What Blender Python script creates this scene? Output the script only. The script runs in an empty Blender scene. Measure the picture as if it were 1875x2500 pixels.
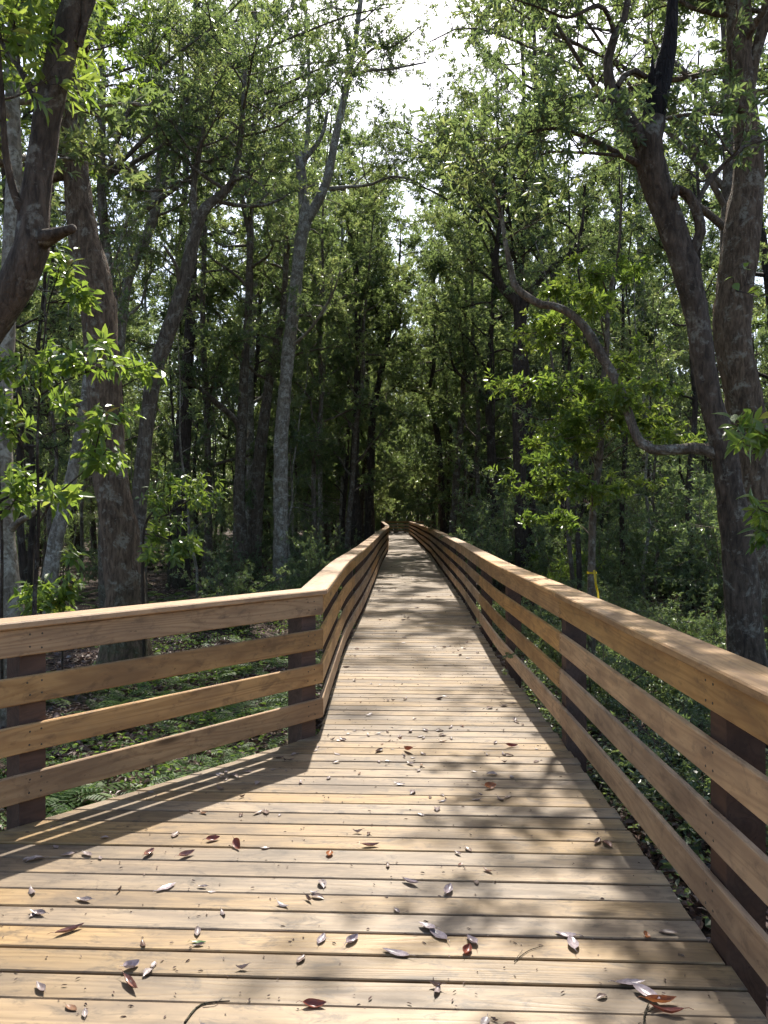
import bpy, math, random
import numpy as np

# ------------------------------------------------------------------ camera, sky, sun, exposure
scene = bpy.context.scene
COL = scene.collection
R = math.radians
cam_d = bpy.data.cameras.new('camera')
cam = bpy.data.objects.new('camera', cam_d); COL.objects.link(cam)
cam.location = (0, 0, 1.6)
cam.rotation_euler = (R(90.21), 0, 0)
cam_d.sensor_fit = 'HORIZONTAL'; cam_d.sensor_width = 36.0; cam_d.lens = 36.0 * 1920 / 1875
cam_d.clip_start = 0.05; cam_d.clip_end = 2000
scene.camera = cam

SUN_DIR = np.array((0.06, 0.76, 1.0)); SUN_DIR /= np.linalg.norm(SUN_DIR)
SUN_EL = math.asin(SUN_DIR[2]); SUN_AZ = math.atan2(SUN_DIR[0], SUN_DIR[1])
world = bpy.data.worlds.new('World'); scene.world = world; world.use_nodes = True
wn = world.node_tree.nodes; wl = world.node_tree.links
wn.clear()
sky = wn.new('ShaderNodeTexSky'); sky.sky_type = 'NISHITA'; sky.sun_disc = False
sky.sun_elevation = SUN_EL; sky.sun_rotation = SUN_AZ
sky.air_density = 1.0; sky.dust_density = 2.5; sky.ozone_density = 1.0
bgn = wn.new('ShaderNodeBackground'); bgn.inputs['Strength'].default_value = 0.15
won = wn.new('ShaderNodeOutputWorld')
wl.new(sky.outputs[0], bgn.inputs[0]); wl.new(bgn.outputs[0], won.inputs[0])

sun_d = bpy.data.lights.new('sun', 'SUN'); sun_d.energy = 5.0; sun_d.angle = R(0.7); sun_d.color = (1.0, 0.95, 0.86)
sun = bpy.data.objects.new('sun', sun_d); COL.objects.link(sun)
sun.location = (2, 20, 30)
sun.rotation_euler = (math.pi/2 - SUN_EL, 0, -SUN_AZ + math.pi)
# a sun lamp shines down its local -Z: turn it so that +Z looks at the sun
from mathutils import Vector, Matrix
sun.rotation_euler = Vector(SUN_DIR).to_track_quat('Z', 'Y').to_euler()

vs = scene.view_settings
vs.view_transform = 'Standard'; vs.look = 'None'; vs.gamma = 1.0; vs.use_curve_mapping = False
vs.exposure = 0.85
cy = scene.cycles
cy.max_bounces = 5; cy.diffuse_bounces = 3; cy.glossy_bounces = 2; cy.transmission_bounces = 4
cy.transparent_max_bounces = 4; cy.caustics_reflective = False; cy.caustics_refractive = False
cy.use_denoising = True
cy.use_adaptive_sampling = True; cy.adaptive_threshold = 0.03

# ------------------------------------------------------------------ projection helpers (photo pixel + distance -> place)
F, CX, HY, CH = 1920.0, 937.5, 1257.0, 1.6
GZ = -0.45
def W(x, y, d): return np.array(((x-CX)/F*d, d, CH-(y-HY)/F*d))
def WR(x, y, d, w): return W(x, y, d), w/F*d*0.5
def onfloor(x, y, z=0.0):
    d = F*(CH-z)/(y-HY); return np.array(((x-CX)/F*d, d, z))

# ------------------------------------------------------------------ mesh helpers
def mesh_np(name, V, polys, mat=None, tint=None, smooth=False):
    me = bpy.data.meshes.new(name)
    V = np.asarray(V, dtype=np.float32)
    me.vertices.add(len(V)); me.vertices.foreach_set('co', V.ravel())
    polys = [np.asarray(p, dtype=np.int32) for p in polys if len(p)]
    loops = np.concatenate([p.ravel() for p in polys])
    tot = np.concatenate([np.full(len(p), p.shape[1], dtype=np.int32) for p in polys])
    start = np.concatenate(([0], np.cumsum(tot)[:-1])).astype(np.int32)
    me.loops.add(len(loops)); me.loops.foreach_set('vertex_index', loops)
    me.polygons.add(len(tot)); me.polygons.foreach_set('loop_start', start)
    try: me.polygons.foreach_set('loop_total', tot)
    except Exception: pass
    if tint is not None:
        a = me.attributes.new('tint', 'FLOAT', 'POINT'); a.data.foreach_set('value', np.asarray(tint, dtype=np.float32))
    me.update(calc_edges=True); me.validate()
    me.polygons.foreach_set('use_smooth', np.full(len(me.polygons), bool(smooth)))
    if mat: me.materials.append(mat)
    return me

class MB:
    """collects vertices and faces for ONE mesh"""
    def __init__(s): s.V = []; s.P = {3: [], 4: [], 6: []}; s.T = []; s.n = 0
    def add(s, V, faces, tint=None):
        V = np.asarray(V, dtype=np.float64); s.V.append(V)
        for f in faces:
            f = np.asarray(f, dtype=np.int64)
            if len(f): s.P[f.shape[1]].append(f + s.n)
        s.T.append(np.zeros(len(V)) if tint is None else np.asarray(tint)); s.n += len(V)
    def mesh(s, name, mat, smooth=False):
        return mesh_np(name, np.concatenate(s.V), [np.concatenate(p) for p in s.P.values() if p], mat, np.concatenate(s.T), smooth)

def link(name, me, parent=None, loc=None, rot=None):
    o = bpy.data.objects.new(name, me); COL.objects.link(o)
    if parent: o.parent = parent
    if loc is not None: o.location = [float(c) for c in loc]
    if rot is not None: o.rotation_euler = rot
    return o
def tag(o, label=None, cat=None, group=None, kind=None):
    if label: o['label'] = label
    if cat: o['category'] = cat
    if group: o['group'] = group
    if kind: o['kind'] = kind
    return o
def empty(name, loc, label=None, cat=None, group=None, kind=None):
    o = bpy.data.objects.new(name, None); COL.objects.link(o); o.location = [float(c) for c in loc]
    o.empty_display_size = 0.2
    return tag(o, label, cat, group, kind)
def copy_thing(src, loc, rotz=0.0, scale=1.0, label=None, group=None, tilt=(0, 0)):
    c = src.copy(); COL.objects.link(c); c.location = [float(v) for v in loc]
    c.rotation_euler = (tilt[0], tilt[1], rotz); c.scale = (scale,)*3 if np.isscalar(scale) else scale
    for ch in src.children:
        k = ch.copy(); COL.objects.link(k); k.parent = c
    if label: c['label'] = label
    if group: c['group'] = group
    return c

def unit(v): 
    v = np.asarray(v, float); return v/(np.linalg.norm(v, axis=-1, keepdims=True)+1e-9)
def smooth_path(P, r, step):
    """Catmull-Rom through the points, radii interpolated"""
    P = np.asarray(P, float); r = np.asarray(r, float)
    Q = np.vstack((2*P[0]-P[1], P, 2*P[-1]-P[-2]))
    out = []; ro = []
    for i in range(1, len(Q)-2):
        n = max(1, int(np.linalg.norm(Q[i+1]-Q[i])/step))
        t = np.linspace(0, 1, n, endpoint=False)[:, None]
        a, b, c, d = Q[i-1], Q[i], Q[i+1], Q[i+2]
        out.append(0.5*(2*b+(c-a)*t+(2*a-5*b+4*c-d)*t*t+(-a+3*b-3*c+d)*t**3))
        ro.append(r[i-1]+(r[i]-r[i-1])*t[:, 0])
    out.append(P[-1:]); ro.append(r[-1:])
    return np.concatenate(out), np.concatenate(ro)
def tube(mb, P, r, sides=8, rough=0.0, rng=None, cap=True):
    P = np.asarray(P, float); r = np.asarray(r, float); n = len(P)
    T = unit(np.gradient(P, axis=0))
    ref = np.array((1.0, 0, 0)) if abs(T[0][0]) < 0.8 else np.array((0, 1.0, 0))
    u = unit(ref - T[0]*np.dot(ref, T[0])); U = [u]
    for i in range(1, n):
        u = unit(u - T[i]*np.dot(u, T[i])); U.append(u)
    U = np.array(U); B = np.cross(T, U)
    a = np.arange(sides)*2*np.pi/sides
    rr = np.repeat(r[:, None], sides, 1)
    if rough and rng is not None:
        s = np.cumsum(np.concatenate(([0], np.linalg.norm(np.diff(P, axis=0), axis=1))))
        f = np.zeros((n, sides))
        for k in range(7):
            m = rng.integers(1, 5); w = rng.uniform(0.6, 5.0); ph = rng.uniform(0, 6.28)
            f += np.sin(m*a[None]+w*s[:, None]+ph)*rng.uniform(.3, 1)/(.7+.3*m)
        f += rng.normal(0, .6, (n, sides))
        rr = rr*(1+rough*f)
    V = P[:, None]+rr[..., None]*(np.cos(a)[None, :, None]*U[:, None]+np.sin(a)[None, :, None]*B[:, None])
    V = V.reshape(-1, 3)
    i = np.arange(n-1)[:, None]*sides; j = np.arange(sides)[None]; j2 = (j+1) % sides
    Q = np.stack((i+j, i+j2, i+sides+j2, i+sides+j), -1).reshape(-1, 4)
    faces = [Q]
    if cap:
        V = np.vstack((V, P[-1:]+T[-1:]*r[-1]*0.5))
        k = np.arange(sides); top = (n-1)*sides
        faces.append(np.stack((top+k, top+(k+1) % sides, np.full(sides, len(V)-1)), -1))
    mb.add(V, faces)
def cones(mb, A, B, r):
    """thin three sided twigs from A to B"""
    n = len(A)
    if not n: return
    D = unit(B-A); ref = np.where(np.abs(D[:, 2:3]) > .8, np.array([[1., 0, 0]]), np.array([[0, 0, 1.]]))
    U = unit(np.cross(D, ref)); Bn = np.cross(D, U); r = np.broadcast_to(np.asarray(r, float), (n,))[:, None]
    V = np.concatenate([A+r*(math.cos(t)*U+math.sin(t)*Bn) for t in (0, 2.094, 4.189)]+[B])
    k = np.arange(n)
    mb.add(V, [np.concatenate([np.stack((k, k+n, k+3*n), -1), np.stack((k+n, k+2*n, k+3*n), -1), np.stack((k+2*n, k, k+3*n), -1)])])
def leaves(mb, P, D, N, L, Wd, rng, kind='quad', tint=None, fold=.25, curl=.15):
    """P base, D axis, N upper side normal, L length, Wd width; one leaf each"""
    n = len(P); D = unit(D); S = unit(np.cross(D, N)); N = np.cross(S, D)
    L = np.broadcast_to(L, (n,))[:, None]; Wd = np.broadcast_to(Wd, (n,))[:, None]
    if tint is None: tint = rng.random(n)
    k = np.arange(n)
    if kind == 'quad':
        tip = P+D*L-N*L*curl
        m = P+D*L*.45; up = N*Wd*fold
        V = np.concatenate((P, m+S*Wd*.5+up, tip, m-S*Wd*.5+up))
        mb.add(V, [np.concatenate((np.stack((k, k+n, k+2*n), -1), np.stack((k, k+2*n, k+3*n), -1)))], np.tile(tint, 4))
    elif kind == 'hex':
        up = N*Wd*fold; tip = P+D*L-N*L*curl
        a = P+D*L*.28-N*L*curl*.02; b = P+D*L*.68-N*L*curl*.35
        V = np.concatenate((P, a+S*Wd*.42+up, b+S*Wd*.46+up, tip, b-S*Wd*.46+up, a-S*Wd*.42+up))
        mb.add(V, [np.concatenate((np.stack((k, k+n, k+2*n, k+3*n), -1), np.stack((k, k+3*n, k+4*n, k+5*n), -1)))], np.tile(tint, 6))
    else:  # 'fine': bent midrib, rounded blade, short stalk
        ts = np.array((0, .1, .3, .52, .76, 1.0)); ws = np.array((.03, .06, .40, .5, .36, .015))
        rows = []
        for t, w in zip(ts, ws):
            c = P+D*L*(t-.12*curl*t*t)-N*L*curl*t*t
            rows += [c-S*Wd*w+N*Wd*fold*w*1.6, c, c+S*Wd*w+N*Wd*fold*w*1.6]
        V = np.concatenate(rows); q = []
        for i in range(5):
            for s in range(2):
                a = 3*i+s
                q.append(np.stack((k+a*n, k+(a+1)*n, k+(a+4)*n, k+(a+3)*n), -1))
        mb.add(V, [np.concatenate(q)], np.tile(tint, 18))
def clusters(mb, C, A, m, L, Wd, rng, kind='quad', spread=(18, 75), droop=.25, tmix=.35, curl=.15, base_tint=None, ret=False):
    """m leaves whorled round each twig end C with axis A"""
    n = len(C); A = unit(A)
    ref = np.where(np.abs(A[:, 2:3]) > .8, np.array([[1., 0, 0]]), np.array([[0, 0, 1.]]))
    U = unit(np.cross(A, ref)); B = np.cross(A, U)
    ct = rng.random(n) if base_tint is None else base_tint
    Ps = []; Ds = []; Ns = []; Ts = []
    for j in range(m):
        ph = 2.4*j+rng.uniform(-.4, .4, n); th = np.radians(rng.uniform(spread[0], spread[1], n))
        ring = np.cos(ph)[:, None]*U+np.sin(ph)[:, None]*B
        D = A*np.cos(th)[:, None]+ring*np.sin(th)[:, None]
        D[:, 2] -= droop*rng.random(n); D = unit(D)
        N = A-ring*.2+rng.normal(0, .35, (n, 3)); N[:, 2] += .6
        Ps.append(C-A*L*1.15*(j/m)); Ds.append(D); Ns.append(unit(N))
        Ts.append(np.clip(ct*(1-tmix)+rng.random(n)*tmix, 0, 1))
    P = np.concatenate(Ps); D = np.concatenate(Ds); N = np.concatenate(Ns); T = np.concatenate(Ts)
    k = rng.random(len(P)) > .12
    P, D, N, T = P[k], D[k], N[k], T[k]
    if ret: return P, D, N, L*rng.uniform(.6, 1.15, len(P)), T
    leaves(mb, P, D, N, L*rng.uniform(.6, 1.15, len(P)), Wd*rng.uniform(.75, 1.2, len(P)), rng, kind, T, curl=curl)

# ------------------------------------------------------------------ materials
def new_mat(name):
    m = bpy.data.materials.new(name); m.use_nodes = True
    nt = m.node_tree; nt.nodes.clear()
    out = nt.nodes.new('ShaderNodeOutputMaterial')
    return m, nt, out
class NT:
    def __init__(s, nt): s.nt = nt
    def node(s, t, **kw):
        n = s.nt.nodes.new(t)
        for k, v in kw.items(): setattr(n, k, v)
        return n
    def put(s, sock, v):
        if isinstance(v, bpy.types.NodeSocket): s.nt.links.new(v, sock)
        elif v is not None: sock.default_value = v
    def math(s, op, a, b=None, clamp=False):
        n = s.node('ShaderNodeMath', operation=op, use_clamp=clamp); s.put(n.inputs[0], a); s.put(n.inputs[1], b); return n.outputs[0]
    def vmath(s, op, a, b=None):
        n = s.node('ShaderNodeVectorMath', operation=op); s.put(n.inputs[0], a); s.put(n.inputs[1], b); return n.outputs[0]
    def noise(s, vec, scale=1, detail=3, rough=.55, dist=0):
        n = s.node('ShaderNodeTexNoise'); s.put(n.inputs['Vector'], vec); n.inputs['Scale'].default_value = scale
        n.inputs['Detail'].default_value = detail; n.inputs['Roughness'].default_value = rough; n.inputs['Distortion'].default_value = dist
        return n.outputs['Fac']
    def voronoi(s, vec, scale, out='Distance', feature='F1', rand=1.0):
        n = s.node('ShaderNodeTexVoronoi', feature=feature); s.put(n.inputs['Vector'], vec); n.inputs['Scale'].default_value = scale
        n.inputs['Randomness'].default_value = rand; return n.outputs[out]
    def ramp(s, f, stops, interp='LINEAR'):
        n = s.node('ShaderNodeValToRGB'); n.color_ramp.interpolation = interp
        els = n.color_ramp.elements
        while len(els) < len(stops): els.new(0.5)
        for e, (p, c) in zip(els, stops):
            e.position = p; e.color = tuple(c)+(1,) if len(c) == 3 else c
        s.put(n.inputs[0], f); return n.outputs[0]
    def mix(s, f, a, b, blend='MIX'):
        n = s.node('ShaderNodeMix', data_type='RGBA', blend_type=blend)
        s.put(n.inputs[0], f); s.put(n.inputs[6], a if isinstance(a, bpy.types.NodeSocket) else tuple(a)+(1,))
        s.put(n.inputs[7], b if isinstance(b, bpy.types.NodeSocket) else tuple(b)+(1,)); return n.outputs[2]
    def maprange(s, v, a, b, c=0, d=1):
        n = s.node('ShaderNodeMapRange'); s.put(n.inputs[0], v)
        for i, x in enumerate((a, b, c, d)): n.inputs[i+1].default_value = x
        return n.outputs[0]
    def bump(s, h, strength=.3, dist=.01, normal=None):
        n = s.node('ShaderNodeBump'); n.inputs['Strength'].default_value = strength; n.inputs['Distance'].default_value = dist
        s.put(n.inputs['Height'], h)
        if normal: s.put(n.inputs['Normal'], normal)
        return n.outputs[0]
    def principled(s, color, rough=.6, normal=None, spec=.5):
        n = s.node('ShaderNodeBsdfPrincipled'); s.put(n.inputs['Base Color'], color if isinstance(color, bpy.types.NodeSocket) else tuple(color)+(1,))
        s.put(n.inputs['Roughness'], rough); s.put(n.inputs['Specular IOR Level'], spec)
        if normal is not None: s.put(n.inputs['Normal'], normal)
        return n

def wood_mat(name, light, dark, stain, rough=.55, ring=.55, stain_amt=.5, spec=.4):
    m, nt, out = new_mat(name); g = NT(nt)
    tc = g.node('ShaderNodeTexCoord'); oi = g.node('ShaderNodeObjectInfo')
    off = g.node('ShaderNodeCombineXYZ')
    g.put(off.inputs[0], g.math('MULTIPLY', oi.outputs['Random'], 37.0))
    g.put(off.inputs[1], g.math('MULTIPLY', oi.outputs['Random'], 91.7))
    g.put(off.inputs[2], g.math('MULTIPLY', oi.outputs['Random'], 53.3))
    v = g.vmath('ADD', tc.outputs['Object'], off.outputs[0])
    low = g.noise(g.vmath('MULTIPLY', v, (0.55, 7.0, 7.0)), 1, 1.2, .45, .2)
    rings = g.math('SINE', g.math('MULTIPLY', low, 85.0))
    rings = g.maprange(rings, -.2, 1.0)
    fine = g.noise(g.vmath('MULTIPLY', v, (2.2, 90, 90)), 1, 4, .6)
    streak = g.noise(g.vmath('MULTIPLY', v, (.9, 22, 22)), 1, 3, .6)
    blot = g.noise(g.vmath('MULTIPLY', v, (1.6, 4.5, 4.5)), 1, 4, .62)
    c = g.mix(g.math('MULTIPLY', rings, ring), light, dark)
    c = g.mix(g.maprange(fine, .35, .75, 0, .45), c, dark)
    c = g.mix(g.maprange(streak, .5, .75, 0, .35), c, tuple(.5*x for x in dark))
    c = g.mix(g.maprange(blot, .42, .66, 0, stain_amt), c, stain)
    spot = g.noise(g.vmath('MULTIPLY', v, (7, 14, 14)), 1, 5, .7, .6)
    c = g.mix(g.maprange(spot, .53, .66, 0, stain_amt*.85), c, tuple(.7*x for x in stain))
    # knots
    kv = g.voronoi(g.vmath('MULTIPLY', v, (.55, 2.6, 2.6)), 1.6)
    c = g.mix(g.maprange(kv, .045, .12, .85, 0), c, tuple(.3*x for x in dark))
    c = g.mix(g.maprange(g.math('SINE', g.math('MULTIPLY', kv, 60.0)), .3, 1, 0, 1), c, g.mix(g.maprange(kv, .1, .38, .35, 0), c, tuple(.45*x for x in dark)))
    # fine specks of dirt
    sp = g.noise(g.vmath('MULTIPLY', v, (26, 50, 50)), 1, 2, .6)
    c = g.mix(g.maprange(sp, .68, .76, 0, .6), c, tuple(.3*x for x in dark))
    # board to board variation
    rnd = g.math('FRACT', g.math('MULTIPLY', oi.outputs['Random'], 17.31))
    hs = g.node('ShaderNodeHueSaturation'); g.put(hs.inputs['Color'], c)
    g.put(hs.inputs['Value'], g.maprange(rnd, 0, 1, .78, 1.14))
    g.put(hs.inputs['Saturation'], g.maprange(g.math('FRACT', g.math('MULTIPLY', oi.outputs['Random'], 91.7)), 0, 1, .8, 1.1))
    c = hs.outputs[0]
    h = g.math('ADD', g.math('MULTIPLY', fine, .6), g.math('MULTIPLY', rings, .35))
    p = g.principled(c, g.maprange(blot, .3, .7, rough-.08, rough+.12), g.bump(h, .35, .0025), spec)
    nt.links.new(p.outputs[0], out.inputs[0]); return m
M = {}
M['deck'] = wood_mat('deck_wood', (.315, .215, .108), (.20, .127, .062), (.10, .07, .045), .5, .55, .8)
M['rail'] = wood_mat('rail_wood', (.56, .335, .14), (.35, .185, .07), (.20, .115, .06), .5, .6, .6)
M['post'] = wood_mat('post_wood', (.13, .068, .042), (.075, .038, .024), (.045, .026, .019), .7, .4, .5)  # same timber as the rails; shadow and treatment stain both put into the darker colour
M['joist'] = wood_mat('joist_wood', (.28, .19, .11), (.18, .11, .06), (.08, .06, .04), .7, .4, .5)

def bark_mat(name, dark, light, lichen, lich_amt, vertical=3.0, bump=.8, moss=0, crk=.3):
    m, nt, out = new_mat(name); g = NT(nt)
    tc = g.node('ShaderNodeTexCoord'); oi = g.node('ShaderNodeObjectInfo')
    off = g.node('ShaderNodeCombineXYZ'); g.put(off.inputs[0], g.math('MULTIPLY', oi.outputs['Random'], 41.0)); g.put(off.inputs[2], g.math('MULTIPLY', oi.outputs['Random'], 23.0))
    v = g.vmath('ADD', tc.outputs['Object'], off.outputs[0])
    fis = g.noise(g.vmath('MULTIPLY', v, (26, 26, 26/vertical/1.6)), 1, 5, .65, .6)
    mid = g.noise(g.vmath('MULTIPLY', v, (7, 7, 3.2)), 1, 4, .6, .3)
    crack = g.voronoi(g.vmath('MULTIPLY', v, (34, 34, 34/vertical)), 1, 'Distance', 'DISTANCE_TO_EDGE')
    c = g.mix(g.maprange(fis, .36, .64), dark, light)
    c = g.mix(g.maprange(mid, .45, .7, 0, .55), c, tuple(.45*x for x in dark))
    l1 = g.noise(v, 5.5, 6, .68, .5); l2 = g.noise(v, 22, 3, .65)
    lf = g.math('MULTIPLY', g.maprange(l1, .62-lich_amt*.22, .68-lich_amt*.16), g.maprange(l2, .38, .55), True)
    c = g.mix(g.math('MULTIPLY', lf, .85), c, lichen)
    if moss:
        sep = g.node('ShaderNodeSeparateXYZ'); g.put(sep.inputs[0], tc.outputs['Object'])
        mf = g.math('MULTIPLY', g.maprange(sep.outputs[2], .1, 1.3, moss, 0), g.maprange(l1, .4, .55))
        c = g.mix(mf, c, (.05, .075, .02))
    h = g.math('ADD', g.math('MULTIPLY', fis, 1.0), g.math('ADD', g.math('MULTIPLY', g.maprange(crack, 0, .12), crk), g.math('MULTIPLY', mid, .8)))
    p = g.principled(c, .85, g.bump(h, bump, .035), .25)
    nt.links.new(p.outputs[0], out.inputs[0]); return m
M['bark_red'] = bark_mat('reddish_bark', (.052, .038, .028), (.15, .11, .08), (.25, .23, .185), .35, 2.6, 1.0, 0, .10)
M['bark_big'] = bark_mat('brown_bark', (.08, .054, .036), (.235, .165, .11), (.31, .28, .22), .42, 2.6, 1.0, .6, .15)
M['bark_grey'] = bark_mat('grey_bark', (.13, .108, .082), (.33, .285, .225), (.47, .45, .39), .65, 1.5, .7, .35, .05)
M['bark_dark'] = bark_mat('dark_bark', (.04, .029, .023), (.11, .082, .064), (.19, .18, .15), .3, 4.0, .9, .3, .5)
M['bark_mid'] = bark_mat('mid_bark', (.085, .065, .047), (.215, .168, .125), (.32, .30, .25), .5, 2.5, .8, .4, .25)
M['char'] = bark_mat('charred_wood', (.012, .010, .010), (.04, .03, .027), (.10, .10, .09), .1, 6.0, 1.0, 0, .5)

def leaf_mat(name, stops, trans, tfac=.42, rough=.38, spec=.5):
    m, nt, out = new_mat(name); g = NT(nt)
    at = g.node('ShaderNodeAttribute', attribute_name='tint')
    oi = g.node('ShaderNodeObjectInfo')
    c = g.ramp(at.outputs['Fac'], stops)
    t = g.ramp(at.outputs['Fac'], trans)
    hs = g.node('ShaderNodeHueSaturation'); g.put(hs.inputs['Color'], c)
    g.put(hs.inputs['Value'], g.maprange(oi.outputs['Random'], 0, 1, .8, 1.2)); g.put(hs.inputs['Hue'], g.maprange(g.math('FRACT', g.math('MULTIPLY', oi.outputs['Random'], 13.7)), 0, 1, .485, .515))
    p = g.principled(hs.outputs[0], rough, None, spec)
    tr = g.node('ShaderNodeBsdfTranslucent'); g.put(tr.inputs['Color'], t)
    mx = g.node('ShaderNodeMixShader'); mx.inputs[0].default_value = tfac
    nt.links.new(p.outputs[0], mx.inputs[1]); nt.links.new(tr.outputs[0], mx.inputs[2]); nt.links.new(mx.outputs[0], out.inputs[0])
    return m
M['leaf'] = leaf_mat('canopy_leaf', [(0, (.040, .066, .038)), (.5, (.066, .098, .048)), (.96, (.11, .140, .058)), (1, (.17, .12, .06))],
                     [(0, (.18, .26, .085)), (.6, (.30, .40, .11)), (1, (.48, .52, .17))], .43, .36, .8)
M['leaf_bright'] = leaf_mat('understory_leaf', [(0, (.045, .085, .022)), (.6, (.075, .13, .025)), (.95, (.11, .16, .03)), (1, (.25, .13, .03))],
                     [(0, (.20, .32, .05)), (.6, (.33, .46, .06)), (1, (.48, .56, .10))], .44, .32, .6)
M['leaf_shrub'] = leaf_mat('shrub_leaf', [(0, (.065, .10, .058)), (.7, (.105, .148, .075)), (1, (.15, .18, .09))],
                     [(0, (.18, .27, .08)), (1, (.34, .44, .12))], .36, .36, .8)
M['fern'] = leaf_mat('fern_leaf', [(0, (.045, .085, .025)), (1, (.085, .15, .04))], [(0, (.16, .28, .04)), (1, (.30, .44, .07))], .42, .5, .4)

def dead_mat(name, stops, obj_random=True, tfac=.12, rough=.35):
    m, nt, out = new_mat(name); g = NT(nt)
    if obj_random:
        oi = g.node('ShaderNodeObjectInfo'); f = oi.outputs['Random']
    else:
        at = g.node('ShaderNodeAttribute', attribute_name='tint'); f = at.outputs['Fac']
    tc = g.node('ShaderNodeTexCoord')
    c = g.ramp(f, stops, 'CONSTANT' if obj_random else 'LINEAR')
    c = g.mix(g.maprange(g.noise(tc.outputs['Object'], 60, 3), .4, .7, 0, .5), c, (.07, .04, .03))
    p = g.principled(c, rough, None, .5)
    tr = g.node('ShaderNodeBsdfTranslucent'); g.put(tr.inputs['Color'], c)
    mx = g.node('ShaderNodeMixShader'); mx.inputs[0].default_value = tfac
    nt.links.new(p.outputs[0], mx.inputs[1]); nt.links.new(tr.outputs[0], mx.inputs[2]); nt.links.new(mx.outputs[0], out.inputs[0])
    return m
M['dead'] = dead_mat('fallen_leaf', [(0, (.30, .24, .225)), (.35, (.22, .155, .125)), (.58, (.13, .075, .055)), (.74, (.18, .065, .04)), (.82, (.25, .13, .07)), (.88, (.38, .32, .30))])
M['dead_grey'] = dead_mat('grey_leaf', [(0, (.40, .33, .34)), (1, (.34, .28, .29))], True, .1, .3)
M['dead_red'] = dead_mat('red_leaf', [(0, (.24, .06, .035)), (1, (.30, .08, .04))], True, .2, .35)
M['dead_orange'] = dead_mat('orange_leaf', [(0, (.42, .15, .05)), (1, (.42, .15, .05))], True, .3, .4)
M['dead_gloss'] = dead_mat('glossy_brown_leaf', [(0, (.30, .15, .11)), (1, (.26, .12, .09))], True, .05, .16)
M['litter'] = dead_mat('litter_leaf', [(0, (.07, .045, .035)), (.5, (.17, .11, .085)), (.85, (.28, .21, .18)), (1, (.36, .29, .26))], False, .1, .45)
M['green_leaf'] = leaf_mat('fresh_leaf', [(0, (.05, .13, .03)), (1, (.06, .15, .03))], [(0, (.15, .3, .05)), (1, (.15, .3, .05))], .2)
m, nt, out = new_mat('forest_soil'); g = NT(nt)
tc = g.node('ShaderNodeTexCoord'); v = tc.outputs['Object']
cell = g.node('ShaderNodeTexVoronoi'); g.put(cell.inputs['Vector'], v); cell.inputs['Scale'].default_value = 16
sep = g.node('ShaderNodeSeparateColor'); g.put(sep.inputs[0], cell.outputs['Color'])
c = g.ramp(sep.outputs[0], [(0, (.03, .02, .015)), (.5, (.075, .05, .037)), (.8, (.13, .09, .065)), (1, (.20, .15, .12))])
c = g.mix(g.maprange(g.noise(v, 1.1, 5), .45, .62, 0, .75), c, (.018, .013, .010))
c = g.mix(g.maprange(g.noise(v, .45, 4), .52, .68, 0, .6), c, (.035, .05, .018))
h = g.math('ADD', cell.outputs['Distance'], g.noise(v, 7, 5))
p = g.principled(c, .9, g.bump(h, .9, .05), .2); nt.links.new(p.outputs[0], out.inputs[0]); M['soil'] = m
m, nt, out = new_mat('yellow_tape'); g = NT(nt)
p = g.principled((.75, .52, .02), .35); tr = g.node('ShaderNodeBsdfTranslucent'); tr.inputs[0].default_value = (.8, .6, .03, 1)
mx = g.node('ShaderNodeMixShader'); mx.inputs[0].default_value = .4
nt.links.new(p.outputs[0], mx.inputs[1]); nt.links.new(tr.outputs[0], mx.inputs[2]); nt.links.new(mx.outputs[0], out.inputs[0]); M['tape'] = m

# ------------------------------------------------------------------ the ground
rng = np.random.default_rng(5)
def ground_z(x, y):
    z = GZ+.05*np.sin(x*.9+1)*np.sin(y*.7)+.035*np.sin(x*2.3+y*1.1)+.025*np.sin(y*2.9-x*1.3+2)
    return z+.10*np.sin(x*.21+2)*np.sin(y*.17+.6)*np.clip(np.abs(x)/8, 0, 1)
gx = np.concatenate((np.array((-320, -220, -140, -90, -60, -42)), np.linspace(-30, 30, 181), np.array((42, 60, 90, 140, 220, 320))))
gy = np.concatenate((np.array((-320, -200, -110, -60, -30, -14)), np.linspace(-6, 80, 259), np.array((90, 105, 125, 150, 190, 250, 340, 460))))
X, Y = np.meshgrid(gx, gy); Z = ground_z(X, Y)
nx, ny = len(gx), len(gy)
i, j = np.meshgrid(np.arange(nx-1), np.arange(ny-1)); b = (j*nx+i).ravel()
gm = mesh_np('forest_floor', np.stack((X, Y, Z), -1).reshape(-1, 3), [np.stack((b, b+1, b+nx+1, b+nx), -1)], M['soil'], None, True)
tag(link('forest_floor', gm), kind='structure')

# ------------------------------------------------------------------ boardwalk plan
dd = np.arange(-3, 75, .05)
def track(pts, win):
    p = np.array(pts); y = np.interp(dd, p[:, 0], p[:, 1]); k = int(win/.05)
    yp = np.concatenate((np.full(k, y[0]), y, np.full(k, y[-1]))); return np.convolve(yp, np.ones(k)/k, 'same')[k:-k]
XRt = track([(-3, 1.17), (0, 1.19), (2.5, 1.22), (5.7, 1.262), (8.6, 1.262), (11.55, 1.356), (14.6, 1.464), (18, 1.55), (23.3, 1.67), (32, 1.88), (38.5, 1.93), (51, 2.04), (75, 2.13)], 1.6)
XLt = track([(-3, -.47), (9.1, -.474), (13, -.342), (18, -.235), (21.2, -.175), (26, -.07), (30.8, .063), (34.6, .168), (41, .22), (67, -.12), (75, -.2)], 1.6)
XR = lambda d: np.interp(d, dd, XRt)
XL = lambda d: np.interp(d, dd, XLt)
CORN = np.array((-.474, 5.73)); LDIR = unit(np.array((-1.458, -1.76)))
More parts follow.
